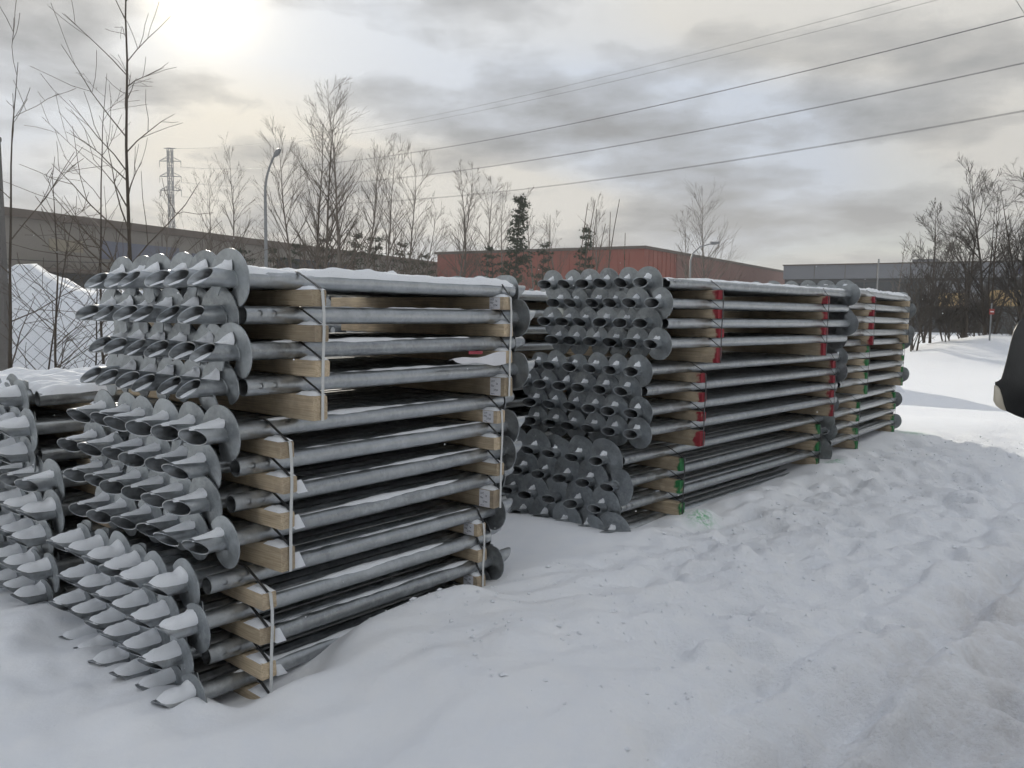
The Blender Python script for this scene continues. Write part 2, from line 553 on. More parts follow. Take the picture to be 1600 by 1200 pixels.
def snow_pile(name, cx, cy, lx, ly, hgt, rot, seed, n=46, flat=0.0):
    """a ploughed heap: dome or flat-topped bank with an uneven skin"""
    m = MB()
    P = []
    c, s = cos(rot), sin(rot)
    for i in range(n + 1):
        row = []
        for j in range(n + 1):
            a, b_ = -1 + 2 * i / n, -1 + 2 * j / n
            x, y = a * lx, b_ * ly
            ea = 1 - abs(a) ** (2 + 6 * flat); eb = 1 - abs(b_) ** (2 + 6 * flat)
            k = max(0, ea * eb) ** (.75 if not flat else .9)
            wx, wy = cx + x * c - y * s, cy + x * s + y * c
            z = hgt * k * (1 + .16 * fbm(wx, wy, .9, seed, 4) + .10 * fbm(wx, wy, .25, seed + 2))
            z += .05 * fbm(wx, wy, 2.6, seed, 3) * min(1, k * 3)
            row.append((wx, wy, ground_h(wx, wy) - .08 + z))
        P.append(row)
    m.grid(P)
    return link(name, m.mesh(name, M_BANK, True, 180))

o = snow_pile('snow_bank', -9.5, 12.6, 8.5, 2.2, 1.98, radians(6), 1.0, 70, .8)
tag(o, kind='structure')
o = snow_pile('snow_heap', -7.5, 13.6, 1.8, 1.3, 2.0, 0, 5.0, 30)
tag(o, 'snow heap rising above the snow bank behind the wire fence', 'snow heap')
o = snow_pile('snow_heap', -4.05, 26.5, 1.0, 1.0, 3.15, 0, 9.0, 30)
tag(o, 'distant rounded snow heap seen just above the nearest stack', 'snow heap')
o = snow_pile('snow_heap', 6.9, 19.2, 2.0, 1.3, 1.75, 0, 12.0, 30)  # unseen heap, added to throw shade on the snow right of the stack
tag(o, 'hidden snow heap added behind the third stack to shade the snow on its right', 'snow heap')

# ------------------------------------------------------------------ screw piles
NS = 24
def shaft_mesh(name, L, r, cut):
    """hollow tube along +x: head with two bolt holes at 0, slanted open tip at L"""
    m = MB()
    ring_x = [0, .045, .0525, .06, .0675, .075, .115, .1225, .13, .1375, .145, L]
    def P(x, k, rad):
        q = 2 * pi * k / NS
        if x == L:
            x = L - cut * .5 * (1 - cos(q))
        return (x, rad * cos(q), rad * sin(q))
    vid = {}
    for i, x in enumerate(ring_x):
        for k in range(NS):
            vid[i, k] = len(m.v)
            m.v.append(P(x, k, r))
    c1, c2 = NS // 4, 3 * NS // 4          # hole axes at +-90 degrees from the long side of the tip
    skip = set()
    for c in (c1, c2):
        for i0 in (1, 6):
            for i in range(i0, i0 + 4):
                for k in range(c - 2, c + 2):
                    skip.add((i, k))
            # boundary ring of the 4x4 patch and a round hole inside it
            bnd = [(i0 + a, c - 2) for a in range(4)] + [(i0 + 4, c - 2 + a) for a in range(4)] + \
                  [(i0 + 4 - a, c + 2) for a in range(4)] + [(i0, c + 2 - a) for a in range(4)]
            xc, qc = ring_x[i0 + 2], 2 * pi * c / NS
            hole = []
            for (i, k) in bnd:
                dx = ring_x[i] - xc
                dq = (2 * pi * k / NS - qc)
                a = atan2(dq * r / .02, dx / .015)
                hx, hq = xc + .0135 * cos(a), qc + .0135 * sin(a) / r
                hole.append(len(m.v)); m.v.append((hx, r * cos(hq), r * sin(hq)))
            n = len(bnd)
            for j in range(n):
                j2 = (j + 1) % n
                m.f.append((vid[bnd[j][0], bnd[j][1] % NS], vid[bnd[j2][0], bnd[j2][1] % NS], hole[j2], hole[j])); m.m.append(0)
    for i in range(len(ring_x) - 1):
        for k in range(NS):
            if (i, k) in skip:
                continue
            k2 = (k + 1) % NS
            m.f.append((vid[i, k], vid[i + 1, k], vid[i + 1, k2], vid[i, k2])); m.m.append(0)
    ri = r - .0045
    o = len(m.v)
    for x in (0, L * .5, L):
        for k in range(NS):
            m.v.append(P(x, k, ri))
    for i in range(2):
        for k in range(NS):
            k2 = (k + 1) % NS
            if i == 0 and False:
                continue
            m.f.append((o + i * NS + k, o + i * NS + k2, o + (i + 1) * NS + k2, o + (i + 1) * NS + k)); m.m.append(0)
    e = len(ring_x) - 1
    for k in range(NS):
        k2 = (k + 1) % NS
        m.f.append((vid[0, k], vid[0, k2], o + k2, o + k)); m.m.append(0)
        m.f.append((vid[e, k], o + 2 * NS + k, o + 2 * NS + k2, vid[e, k2])); m.m.append(0)
    # disc stopper inside keeps light from shining straight through
    q = len(m.v)
    for k in range(NS):
        m.v.append((L * .5, ri * cos(2 * pi * k / NS), ri * sin(2 * pi * k / NS)))
    m.f.append(tuple(range(q, q + NS))); m.m.append(0)
    return m.mesh(name, M_GALV, True, 35)

def helix_mesh(name, r, R, pitch, th=.005, n=34):
    """one turn of steel flight round the origin, axis x, with its weld bead"""
    m = MB()
    for i in range(n + 1):
        q = 2 * pi * 1.02 * i / n
        x = pitch * (i / n - .5)
        k = min(1.0, .55 + 3.2 * min(i, n - i) / n)          # leading and trailing corners cut back
        Ro = r + (R - r) * k
        for (xx, rr) in ((x - th / 2, r * .97), (x - th / 2, Ro), (x + th / 2, Ro), (x + th / 2, r * .97)):
            m.v.append((xx, rr * cos(q), rr * sin(q)))
    for i in range(n):
        a, b_ = i * 4, i * 4 + 4
        for k in range(4):
            k2 = (k + 1) % 4
            m.f.append((a + k, b_ + k, b_ + k2, a + k2)); m.m.append(0)
    m.f.append((0, 1, 2, 3)); m.m.append(0)
    m.f.append((n * 4 + 3, n * 4 + 2, n * 4 + 1, n * 4)); m.m.append(0)
    pts = [(pitch * (i / n - .5) + .004, (r + .001) * cos(2 * pi * 1.02 * i / n), (r + .001) * sin(2 * pi * 1.02 * i / n)) for i in range(n + 1)]
    m.tube(pts, .0045, 4)
    return m.mesh(name, M_HELIX, True, 35)

def snowcap_mesh(name, r, ln, full, seed):
    """snow lying on the tip stub against the flight, x from the flight (0) outwards, z up"""
    m = MB()
    P = []
    ni, nj = 12, 10
    for i in range(ni + 1):
        t_ = i / ni
        row = []
        half = radians(78 * max(.05, 1 - t_ ** 5) ** .5 if full == 2 else (48 - 16 * t_)) if full else radians(44 * (1 - .75 * t_))
        hm = ((.020 if full == 2 else .009) + (.026 if full == 2 else .030) * (1 - t_) ** 3) * max(0, 1 - t_ ** 5) ** .5 if full else .042 * (1 - t_) ** 1.4
        for j in range(nj + 1):
            s_ = -1 + 2 * j / nj
            q = half * s_
            hh = hm * max(0, 1 - abs(s_) ** (2.6 if full != 2 else 2.0))
            w_ = 1 + .5 * noise.noise(Vector((t_ * 5 + seed * 7.1, s_ * 2.2, seed)))
            rad = r - .003 + hh * w_
            x = .006 + t_ * ln * (.94 + .06 * noise.noise(Vector((s_ * 3, seed, 1.0)))) + (.004 * s_)
            row.append((x, rad * sin(q), rad * cos(q)))
        P.append(row)
    m.grid(P, flip=True)
    return m.mesh(name, M_SNOWCAP, True, 80)

def strip_mesh(name, r, x0, x1, seed):
    """a broken line of snow along the top of a tube"""
    m = MB()
    n = int((x1 - x0) / .025)
    P = []
    for i in range(n + 1):
        x = x0 + (x1 - x0) * i / n
        a = .5 + .9 * noise.noise(Vector((x * 3.1, seed * 3.3, .5))) + .35 * noise.noise(Vector((x * 13, seed, 2.5)))
        a = max(0.0, min(1.0, a)) * min(1, i / 3, (n - i) / 3)
        half = radians(8 + 34 * a)
        row = []
        for j in range(6):
            s_ = -1 + 2 * j / 5
            q = half * s_ + .15
            rad = r - .002 + (.002 + .013 * a) * (1 - s_ * s_)
            row.append((x, rad * sin(q), rad * cos(q)))
        P.append(row)
    m.grid(P, flip=True)
    return m.mesh(name, M_SNOWCAP, True, 80)

RT = .038
class Kind:
    def __init__(s, name, L, R, tip, pitch, cut=.085):
        s.L, s.R, s.tip = L, R, tip
        s.shaft = shaft_mesh('shaft_' + name, L, RT, cut)
        s.helix = helix_mesh('helix_' + name, RT, R, pitch)
        s.caps_f = [snowcap_mesh('snow_full', RT, tip * .95, 2, k) for k in range(5)]
        s.caps_m = [snowcap_mesh('snow_thin', RT, tip * .88, 1, k + 20) for k in range(5)]
        s.caps_w = [snowcap_mesh('snow_wedge', RT, tip * .50, 0, k + 9) for k in range(5)]
        s.strips = [strip_mesh('snow_strip', RT, tip + .18, L - .35, k + 3) for k in range(4)]
        s.cut = cut

# what is lying inside an upward-facing open tip
def tipfill_mesh(r, cut):
    m = MB()
    P = []
    for i in range(7):
        t_ = i / 6
        x = -cut * 1.0 + t_ * (cut * .93)
        row = []
        zl = -r + .004 + (.030 * (1 - t_) + .004) * (1 + .2 * noise.noise(Vector((t_ * 4, 2, 2))))
        hw = sqrt(max(0, (r - .004) ** 2 - zl * zl))
        for j in range(6):
            row.append((x, hw * (-1 + 2 * j / 5), zl - .004 * abs(-1 + 2 * j / 5)))
        P.append(row)
    m.grid(P, flip=True)
    return m.mesh('snow_in_tip', M_SNOWCAP, True, 80)

SPILL = []            # piles beyond the individually built ones: (kind, frame, base point, reverse, roll)
PILE_COUNT = [0]
ORD = ['first', 'second', 'third', 'fourth', 'fifth', 'sixth', 'seventh', 'eighth', 'ninth', 'tenth', 'eleventh', 'twelfth']

def axis_matrix(xdir):
    x = xdir.normalized()
    z = Vector((0, 0, 1))
    y = z.cross(x).normalized()
    z = x.cross(y)
    return Matrix((x, y, z)).transposed()

def place_pile(kind, head, direction, roll, label, group, snow=None, strip=None, fill=None, hroll=0.0):
    root = link('screw_pile', None)
    root.empty_display_size = .1
    R_ = axis_matrix(direction).to_4x4()
    R_.translation = head
    root.matrix_world = R_
    tag(root, label, 'screw pile', group)
    link('shaft', kind.shaft, root, rot=(roll, 0, 0))
    link('helix', kind.helix, root, loc=(kind.L - kind.tip, 0, 0), rot=(roll + hroll, 0, 0))
    if snow is not None:
        link('snow', snow, root, loc=(kind.L - kind.tip, 0, 0))
    if strip is not None:
        link('snow', strip, root)
    if fill is not None:
        link('snow', fill, root, loc=(kind.L, 0, 0))
    PILE_COUNT[0] += 1
    return root

K1 = Kind('short', 1.95, .119, .175, .062)
K2 = Kind('long', 3.72, .121, .150, .062)
K4 = Kind('medium', 3.34, .121, .150, .062)
K3 = Kind('wide', 3.86, .160, .165, .075)
FILL = tipfill_mesh(RT, K1.cut)

# ---- timber bearers and straps
def bearer_mesh(L, w, h, mat, seed):
    """bevelled bar, x from -L to 0 (0 = the end nearest the viewer)"""
    m = MB()
    c = .006
    prof = [(-w / 2 + c, -h / 2), (w / 2 - c, -h / 2), (w / 2, -h / 2 + c), (w / 2, h / 2 - c), (w / 2 - c, h / 2), (-w / 2 + c, h / 2), (-w / 2, h / 2 - c), (-w / 2, -h / 2 + c)]
    xs = [(-L, .98), (-.02, 1.0), (-.004, .985), (0, .95)]
    r_ = random.Random(seed)
    for (x, k) in xs:
        for (y, z) in prof:
            m.v.append((x + (r_.uniform(-.003, .003) if x > -.01 else 0), y * k, z * k))
    for i in range(3):
        for k in range(8):
            k2 = (k + 1) % 8
            m.f.append((i * 8 + k, (i + 1) * 8 + k, (i + 1) * 8 + k2, i * 8 + k2)); m.m.append(0)
    m.f.append(tuple(range(8))); m.m.append(0)
    m.f.append(tuple(reversed(range(24, 32)))); m.m.append(0)
    me = m.mesh('timber_bearer', mat, True, 30)
    return me

def bearer_snow_mesh(L, w, seed):
    m = MB()
    P = []
    for i in range(9):
        t_ = i / 8
        row = []
        for j in range(6):
            s_ = -1 + 2 * j / 5
            hh = .016 * (1 - s_ ** 4) * (1 - abs(2 * t_ - 1) ** 4) * (1 + .6 * noise.noise(Vector((t_ * 4, s_ * 2, seed))))
            row.append((-L * (1 - t_) - .003, s_ * w * .47, hh - .001))
        P.append(row)
    m.grid(P)
    return m.mesh('snow_on_bearer', M_SNOWCAP, True, 80)

def shard_mesh():
    """frozen snow clinging beside a bearer end"""
    m = MB()
    m.add([(0, 0, .02), (0, .012, -.03), (0, -.012, -.03), (.03, .02, .03), (.025, .07, -.045), (.01, .015, -.05)],
          [(0, 1, 2), (0, 3, 4, 1), (1, 4, 5), (0, 2, 5, 3), (3, 5, 4), (2, 1, 5)])
    return m.mesh('snow_shard', M_SNOWCAP, True, 60)
SHARD = shard_mesh()

_text = {}
def text_mesh(body, size, mat):
    key = (body, size, mat.name)
    if key not in _text:
        cu = bpy.data.curves.new('print', 'FONT')
        cu.body = body
        cu.size = size
        cu.extrude = .0002
        cu.resolution_u = 2
        ob = bpy.data.objects.new('print', cu)
        col.objects.link(ob)
        dg = bpy.context.evaluated_depsgraph_get()
        me = bpy.data.meshes.new_from_object(ob.evaluated_get(dg))
        me.materials.clear(); me.materials.append(mat)
        bpy.data.objects.remove(ob)
        _text[key] = me
    return _text[key]

def paper_mesh(w, h):
    m = MB()
    m.box((-w / 2, -h / 2, 0), (w / 2, h / 2, .0012))
    return m.mesh('paper_label', M_PAPER, False)

def place_bearer(fr, u, v_end, wz, w, h, mat, label, group, seed, paper=False, snow=.0, shard=False, length=1.35):
    me = bearer_mesh(length, w, h, mat, seed)
    o = link('timber_bearer', me)
    xd = -fr.n
    R_ = axis_matrix(xd).to_4x4()
    R_ = R_ @ Matrix.Rotation(radians(random.Random(seed).uniform(-2.2, 2.2)), 4, 'Z')
    R_.translation = fr.p(u, v_end, wz)
    o.matrix_world = R_
    tag(o, label, 'timber bearer', group)
    if snow:
        link('snow', bearer_snow_mesh(snow, w, seed), o, loc=(0, 0, h / 2))
    if shard:
        link('snow', SHARD, o, loc=(-.012, w / 2 - .004, -.005), scale=(.8, .75, .6 + .4 * random.Random(seed).random()))
    if paper:
        # the sheet hangs on the face turned towards the near end of the stack
        yl = R_.to_3x3() @ Vector((0, 1, 0))
        sgn = -1 if fr.d.dot(yl) > 0 else 1
        sheet = link('paper_label', paper_mesh(.075, h * .92), o)
        X = Vector((1, 0, 0)); Nn = Vector((0, sgn, 0)); 
        X = Vector((-sgn, 0, 0)) if False else (Vector((0, 0, 1)).cross(Nn))
        Y = Vector((0, 0, 1))
        mm = Matrix((X, Y, Nn)).transposed().to_4x4()
        mm.translation = Vector((-.062, sgn * (w / 2 + .0006), 0))
        sheet.matrix_local = mm
        hh = h * .92
        for body, size, x, y in (('LOT', .014, -.031, hh * .24), ('No', .017, -.031, -.002), ('26', .014, .005, hh * .12), ('2704', .016, -.012, -hh * .25), ('1950 mm', .007, -.031, -hh * .43)):
            link('print', text_mesh(body, size, M_INK), sheet, loc=(x, y, .0014))
    return o

class Bundle:
    def __init__(s, fr, kind, rows, h, n, sp, ntips, name, front_tip, group, Lrev=.0):
        s.__dict__.update(locals())

STACK_PILES = []      # (priority, callable)

def stack_piles(fr, kind, h, sp, n, front_tip, phrase, group, roll0, snowmode, near=True, rowmin=0, far_u=None, vis_near=None,
                top_row=False, front=True, row_names=None, jit=.018, strips=True, fill=False, rolljit=.32, z0=0.0, du=None):
    """every pile of one bundle: near-tip and far-tip ones take turns across each row"""
    Lt = kind.L - kind.tip
    for i, ft in enumerate(front_tip):
        k_tip = 0
        for k in range(n):
            is_tip = (k % 2 == 0) if ft else (k % 2 == 1)
            ju = rng.uniform(-jit, jit) + (du[i] if du else 0)
            w = -i * h
            v = k * sp + rng.uniform(-.003, .003)
            rn = row_names[i] if row_names else ORD[i] + ' row'
            if is_tip:
                k_tip += 1
                head = fr.p(Lt + ju, v, w)
                direction = -fr.d
                roll = roll0[i] + rng.uniform(-rolljit, rolljit)
                vis = vis_near is None or k_tip <= vis_near
                if vis:
                    lab = f"galvanised screw pile, {rn} of {phrase}, {ORD[k_tip-1]} tip from the right"
                    sm_ = None
                    if snowmode[i] == 'f': sm_ = rng.choice(kind.caps_f)
                    elif snowmode[i] == 'm': sm_ = rng.choice(kind.caps_m)
                    elif snowmode[i] == 'w' and rng.random() < .95: sm_ = rng.choice(kind.caps_w)
                    st = rng.choice(kind.strips) if (strips and k == 0) else None
                    fl = FILL if fill else None
                    STACK_PILES.append((0, (kind, head, direction, roll, lab, group, sm_, st, fl, rng.choice((0, 0, 0, 1)) * rng.uniform(-1.2, 1.2) + rng.uniform(-.3, .3))))
                else:
                    SPILL.append((kind, head, direction, roll))
            else:
                head = fr.p(.045 + ju, v, w)
                roll = (pi / 2 if True else 0) + rng.uniform(-.12, .12)
                if k == 0 and front:
                    lab = f"screw pile, {rn} of {phrase}, front tube with bolt holes near"
                    st = rng.choice(kind.strips) if strips else None
                    STACK_PILES.append((0, (kind, head, fr.d, roll - .16, lab, group, rng.choice(kind.caps_w), st, None, 0.0)))
                elif top_row and i == 0:
                    lab = f"screw pile, {rn} of {phrase}, {ORD[k//2]} far-end flight from front"
                    STACK_PILES.append((0, (kind, head, fr.d, roll, lab, group, None, None, None, 0.0)))
                else:
                    SPILL.append((kind, head, fr.d, roll))

def bundle_wood(fr, h, sp, n, ulist, rows, base_h, mat_near, mat_far, phrase, papers=((), ()), w=.072, strap=None, strap_bottom=None, shards=False, snow=.12):
    """bearers between the rows at both ends of a bundle, and the straps round them"""
    for e, (u, vend) in enumerate(ulist):
        endn = ('near', 'far')[e]
        mat = (mat_near, mat_far)[e]
        paint = {'raw_timber': 'raw', 'timber_red_end': 'red-ended', 'timber_green_end': 'green-ended'}[mat.name]
        zs = []
        ve = []
        for i in range(rows - 1 + (1 if base_h else 0)):
            if i < rows - 1:
                hh, z = h - 2 * RT - .001, -(i + .5) * h
            else:
                hh, z = base_h, -(rows - 1) * h - RT - base_h / 2 - .0005
            lab = f"{paint} timber bearer under {ORD[i]} row of {phrase}, {endn} end" + (', labelled' if i in papers[e] else '')
            vv = vend + rng.uniform(-.004, .004)
            place_bearer(fr, u + rng.uniform(-.012, .012), vv, z, w * rng.uniform(.95, 1.08), hh, mat, lab, None, rng.randrange(9999),
                         i in papers[e], snow if snow else 0, shards and e == 0 and i != 0, n * sp + .25 - vend)
            zs.append((z, hh)); ve.append(vv)
        if strap:
            sm_v, sm_d = strap
            root = link('packing_strap', None)
            root.location = fr.p(u, vend, -rows * h)
            kindn = 'white' if sm_v is M_STRAP_W else 'dark'
            tag(root, f"{kindn} packing strap round {endn} end of {phrase}", 'packing strap')
            off = -root.location
            vo = min(ve) - .005
            m = MB()
            top = zs[0][0] + zs[0][1] / 2
            bot = zs[-1][0] - zs[-1][1] / 2 if strap_bottom is None else strap_bottom
            us = u + .006
            pts = [fr.p(us, vo + .05, top + .003), fr.p(us, vo + .012, top + .002), fr.p(us, vo, top - .006)]
            for q in range(1, 7):
                t_ = q / 6
                pts.append(fr.p(us + .006 * sin(t_ * 5), vo - .003 * sin(t_ * 9), top + (bot - top) * t_))
            m.ribbon([p + off for p in pts], fr.d * .014, .0022)
            link('vertical_band', m.mesh('vertical_band', sm_v, False), root)
            for i in range(len(zs)):
                zr = -i * h
                zb = zs[i][0] + zs[i][1] / 2
                m = MB()
                ud = u + rng.uniform(-.008, .008)
                m.ribbon([p + off for p in (fr.p(ud, .10, zr + RT + .004), fr.p(ud, .0, zr + RT + .004), fr.p(ud, -.022, zr + RT * .82 + .006),
                                              fr.p(ud, vo * .6, zr + RT * .82 + .006 + (zb - zr - RT * .82) * .55), fr.p(ud, vo + .003, zb + .004))], fr.d * .013, .002)
                link('row_band', m.mesh('row_band', sm_d, False), root)

def top_snow(fr, n, sp, L, label, seed, thick=.028, u0=.03):
    """snow lying over the top row of a stack"""
    m = MB()
    ni, nj = 110, 64
    P = []
    vmin, vmax = -.034, (n - 1) * sp + .03
    for i in range(ni + 1):
        u = u0 + (L - 2 * u0) * i / ni
        row = []
        for j in range(nj + 1):
            v = vmin + (vmax - vmin) * j / nj
            kk = min(range(n), key=lambda q: abs(v - q * sp))
            dv = v - kk * sp
            tube = sqrt(max(0.0, RT * RT - dv * dv))
            f = fr.p(u, v, 0)
            cover = thick * (.75 + .9 * noise.noise(Vector((u * 2.3 + seed, v * 2.1, seed))) + .45 * noise.noise(Vector((u * 9, v * 8, seed + 3))) + .15 * noise.noise(Vector((u * 23, v * 21, seed + 5))))
            if v < .0:
                cover *= max(0.0, .25 + .75 * (v - vmin) / (-vmin)) 
            cover *= min(1, (i + .5) / 3, (ni - i + .5) / 3)
            base_ = tube * .0 + max(tube, RT - .022)
            if v < 0: base_ = tube
            z = max(base_ + cover, tube - .004 if cover < 0 else base_ + cover)
            row.append(fr.p(u, v, z - .002))
        P.append(row)
    m.grid(P)
    o = link('snow_cover', m.mesh('snow_cover', M_SNOWCAP, True, 80))
    tag(o, label, 'snow', kind='stuff')

UPR, SIDE, DOWN = 0, 0, 0
# roll of the slanted tip: 0 puts the longest edge on local +y. Seen from the tip, local z is up.
# near-tip piles: local x points at the viewer's left, local y points to the front (-n) or back; longest edge low = opening looks up
R_UP = -pi / 2        # longest edge at the bottom
R_DN = pi / 2         # longest edge on top
S1 = "nearest stack"
FT = Frame(-1.136, 3.30, 1.778, 39.4)
FM = Frame(-1.185, 3.277, 1.145, 38.6)
g1_ = 'piles of the nearest stack'
stack_piles(FT, K1, .149, .095, 12, [1, 0, 1, 0], S1 + "'s top bundle", g1_, [R_UP - .55] * 4, 'wwww', top_row=True, fill=True)
stack_piles(FM, K1, .149, .097, 12, [1, 0, 0, 1], S1 + "'s middle bundle", g1_, [pi * .80, pi * .78, pi * .80, pi * .78], 'mmmm')
stack_piles(FB, K1, .149, .095, 12, [0, 1, 0, 1], S1 + "'s bottom bundle", g1_, [pi * .66, pi * .56, pi * .55, pi * .52], 'ffff')
bundle_wood(FT, .149, .095, 12, ((.30, -.175), (1.65, -.085)), 4, .108, M_WOOD, M_WOOD, S1 + "'s top bundle", ((), (0, 3)), strap=(M_STRAP_W, M_STRAP_K), shards=False)
bundle_wood(FM, .149, .097, 12, ((.205, -.165), (1.65, -.115)), 4, .105, M_WOOD, M_WOOD, S1 + "'s middle bundle", ((), (0, 3)), strap=(M_STRAP_W, M_STRAP_K), shards=True)
bundle_wood(FB, .149, .095, 12, ((.232, -.165), (1.665, -.072)), 4, .09, M_WOOD, M_WOOD, S1 + "'s bottom bundle", ((), (0, 2)), strap=(M_STRAP_W, M_STRAP_K), shards=True, strap_bottom=-.50)
top_snow(FT, 12, .095, 1.80, 'sunlit snow lying on top of the nearest stack', 2.0)

S2 = "second stack"
FP = Frame(1.082, 5.965, 1.886, 45.4)
FQ = Frame(.936, 5.929, 1.24, 43.6)
g2_ = 'piles of the second stack'
stack_piles(FP, K4, .149, .097, 12, [0, 1, 0, 1], S2 + "'s top bundle", g2_, [pi * .86] * 4, 'wwww', top_row=True, strips=False, rolljit=.45)
stack_piles(FQ, K2, .153, .098, 12, [1, 0, 1, 1], S2 + "'s middle bundle", g2_, [pi * .86] * 4, 'wwww', strips=False)
stack_piles(FR, K3, .179, .112, 10, [0, 1, 0, 1], S2 + "'s bottom bundle", g2_, [pi * .86] * 4, 'wwww', strips=False, rolljit=.5)
bundle_wood(FP, .149, .097, 12, ((.64, -.12), (2.62, -.07)), 4, .12, M_WOOD_R, M_WOOD_R, S2 + "'s top bundle", strap=(M_STRAP_K, M_STRAP_K), snow=0)
bundle_wood(FQ, .153, .098, 12, ((.67, -.147), (3.40, -.07)), 4, .12, M_WOOD_R, M_WOOD_R, S2 + "'s middle bundle", strap=(M_STRAP_K, M_STRAP_K), snow=0)
bundle_wood(FR, .179, .112, 10, ((.675, -.16), (3.47, -.107)), 4, .0, M_WOOD_G, M_WOOD_G, S2 + "'s bottom bundle", strap=(M_STRAP_K, M_STRAP_K), snow=0, strap_bottom=-.60)
top_snow(FP, 12, .097, 3.2, 'thin snow lying on top of the second stack', 5.0, .016)


# ---- stack on the far left, cut by the picture's edge
S0 = "leftmost stack"
pa = at(44, 641, 4.10)
FA = Frame(pa.x, pa.y, pa.z + .055, 40.0)
g0_ = 'piles of the leftmost stack'
pb = at(72, 756, 4.02)
FC = Frame(pb.x, pb.y, pb.z, 40.0)
stack_piles(FA, K1, .149, .095, 12, [0, 1, 0], S0 + "'s top bundle", g0_, [pi * .6] * 3, 'fff', vis_near=3, strips=False)
stack_piles(FC, K1, .149, .095, 12, [1, 1, 0, 1, 0], S0 + "'s bottom bundle", g0_, [pi * .8, pi * .55, pi * .55, pi * .5, pi * .5], 'mffff', vis_near=3, strips=False)
bundle_wood(FA, .149, .095, 12, ((.30, -.16), (1.60, -.1)), 3, .075, M_WOOD, M_WOOD, S0 + "'s top bundle")
bundle_wood(FC, .149, .095, 12, ((.26, -.16), (1.60, -.1)), 5, .0, M_WOOD, M_WOOD, S0 + "'s bottom bundle")
top_snow(FA, 12, .095, 1.80, 'sunlit snow lying on top of the leftmost stack', 8.0, .05)

# ---- third stack, beyond the far end of the second one
S3 = "third stack"
K5 = Kind('far', 3.0, .116, .150, .062)
yaw3, tl = 38.0, -0.5
def back_from(px, py, Y, u, z=0):
    q = at(px, py, Y)
    a, b_ = radians(yaw3), radians(tl)
    d = Vector((sin(a) * cos(b_), cos(a) * cos(b_), sin(b_)))
    return q - d * u
g3_ = 'piles of the third stack'
for j, (py, ft, phr, mt) in enumerate(((467, [1, 0, 1, 0], "'s top bundle", M_WOOD_R), (532, [0, 1, 1, 0], "'s middle bundle", M_WOOD_G), (606, [1, 0, 1, 0], "'s bottom bundle", M_WOOD_G))):
    p3 = back_from((1412, 1407, 1398)[j], py, 10.9, 2.85)
    F3 = Frame(p3.x, p3.y, p3.z, yaw3, tl)
    stack_piles(F3, K5, .149, .097, 12, ft, S3 + phr, g3_, [pi * .86] * 4, 'wwww', vis_near=(1 if j else 12), top_row=(j == 0), strips=False)
    bundle_wood(F3, .149, .097, 12, ((.75, -.12), (2.58, -.09)), 4, (.10, .10, .09)[j], mt, (M_WOOD if j == 0 else mt), S3 + phr, strap=(M_STRAP_K, M_STRAP_K), snow=0)
    if j == 0:
        top_snow(F3, 12, .097, 2.85, 'snow lying on top of the third stack', 11.0, .03)

# ---- stack behind, seen in the gap between the nearest and the second
S4 = "rear stack"
K6 = Kind('rear', 2.8, .116, .150, .062)
g4_ = 'piles of the rear stack'
for j, (z_, ft) in enumerate(((1.80, [1, 0, 1, 0]), (1.14, [1, 0, 1, 0]), (.50, [0, 1, 0, 1]))):
    F4 = Frame(-1.02, 6.18, z_, 43.0)
    stack_piles(F4, K6, .152, .097, 12, ft, S4 + ("'s top bundle", "'s middle bundle", "'s bottom bundle")[j], g4_, [pi * .86] * 4, 'wwww', vis_near=(1 if j < 2 else 0), strips=False, front=(j < 2))
    bundle_wood(F4, .152, .097, 12, ((.35, -.1), (2.35, -.08)), 4, (.11, .10, .06)[j], M_WOOD, M_WOOD, S4 + ("'s top bundle", "'s middle bundle", "'s bottom bundle")[j], snow=0)
    if j == 0:
        top_snow(F4, 12, .097, 2.6, 'snow lying on top of the rear stack', 14.0, .03)

for pr, a in STACK_PILES:
    kind, head, direction, roll, lab, group, sn, st, fl, hr = a
    place_pile(kind, head, direction, roll, lab, group, sn, st, fl, hr)
# the piles that no one sees one by one (inside the stacks) as one mass
promote = max(0, 296 - len(STACK_PILES))
mm_ = MB()
for (kind, head, direction, roll) in SPILL:
    A = axis_matrix(direction)
    tip = head + direction * kind.L
    mm_.tube([head, tip - direction * .04, tip], [RT, RT, RT * .8], 10)
    hv = []
    n_ = 18
    for i in range(n_ + 1):
        q = 2 * pi * i / n_ + roll
        x = kind.L - kind.tip + .062 * (i / n_ - .5)
        for rr in (RT * .9, kind.R):
            for dx in (-.0025, .0025):
                hv.append(head + A @ Vector((x + dx, rr * cos(q), rr * sin(q))))
    fs = []
    for i in range(n_):
        a, b_ = i * 4, i * 4 + 4
        fs += [(a, a + 2, b_ + 2, b_), (a + 3, a + 1, b_ + 1, b_ + 3), (a + 2, a + 3, b_ + 3, b_ + 2)]
    mm_.add(hv, fs)
o = link('screw_piles', mm_.mesh('screw_piles', M_GALV, True, 35))
tag(o, 'galvanised screw piles packed inside the stacks behind the visible ones', 'screw piles', kind='stuff')

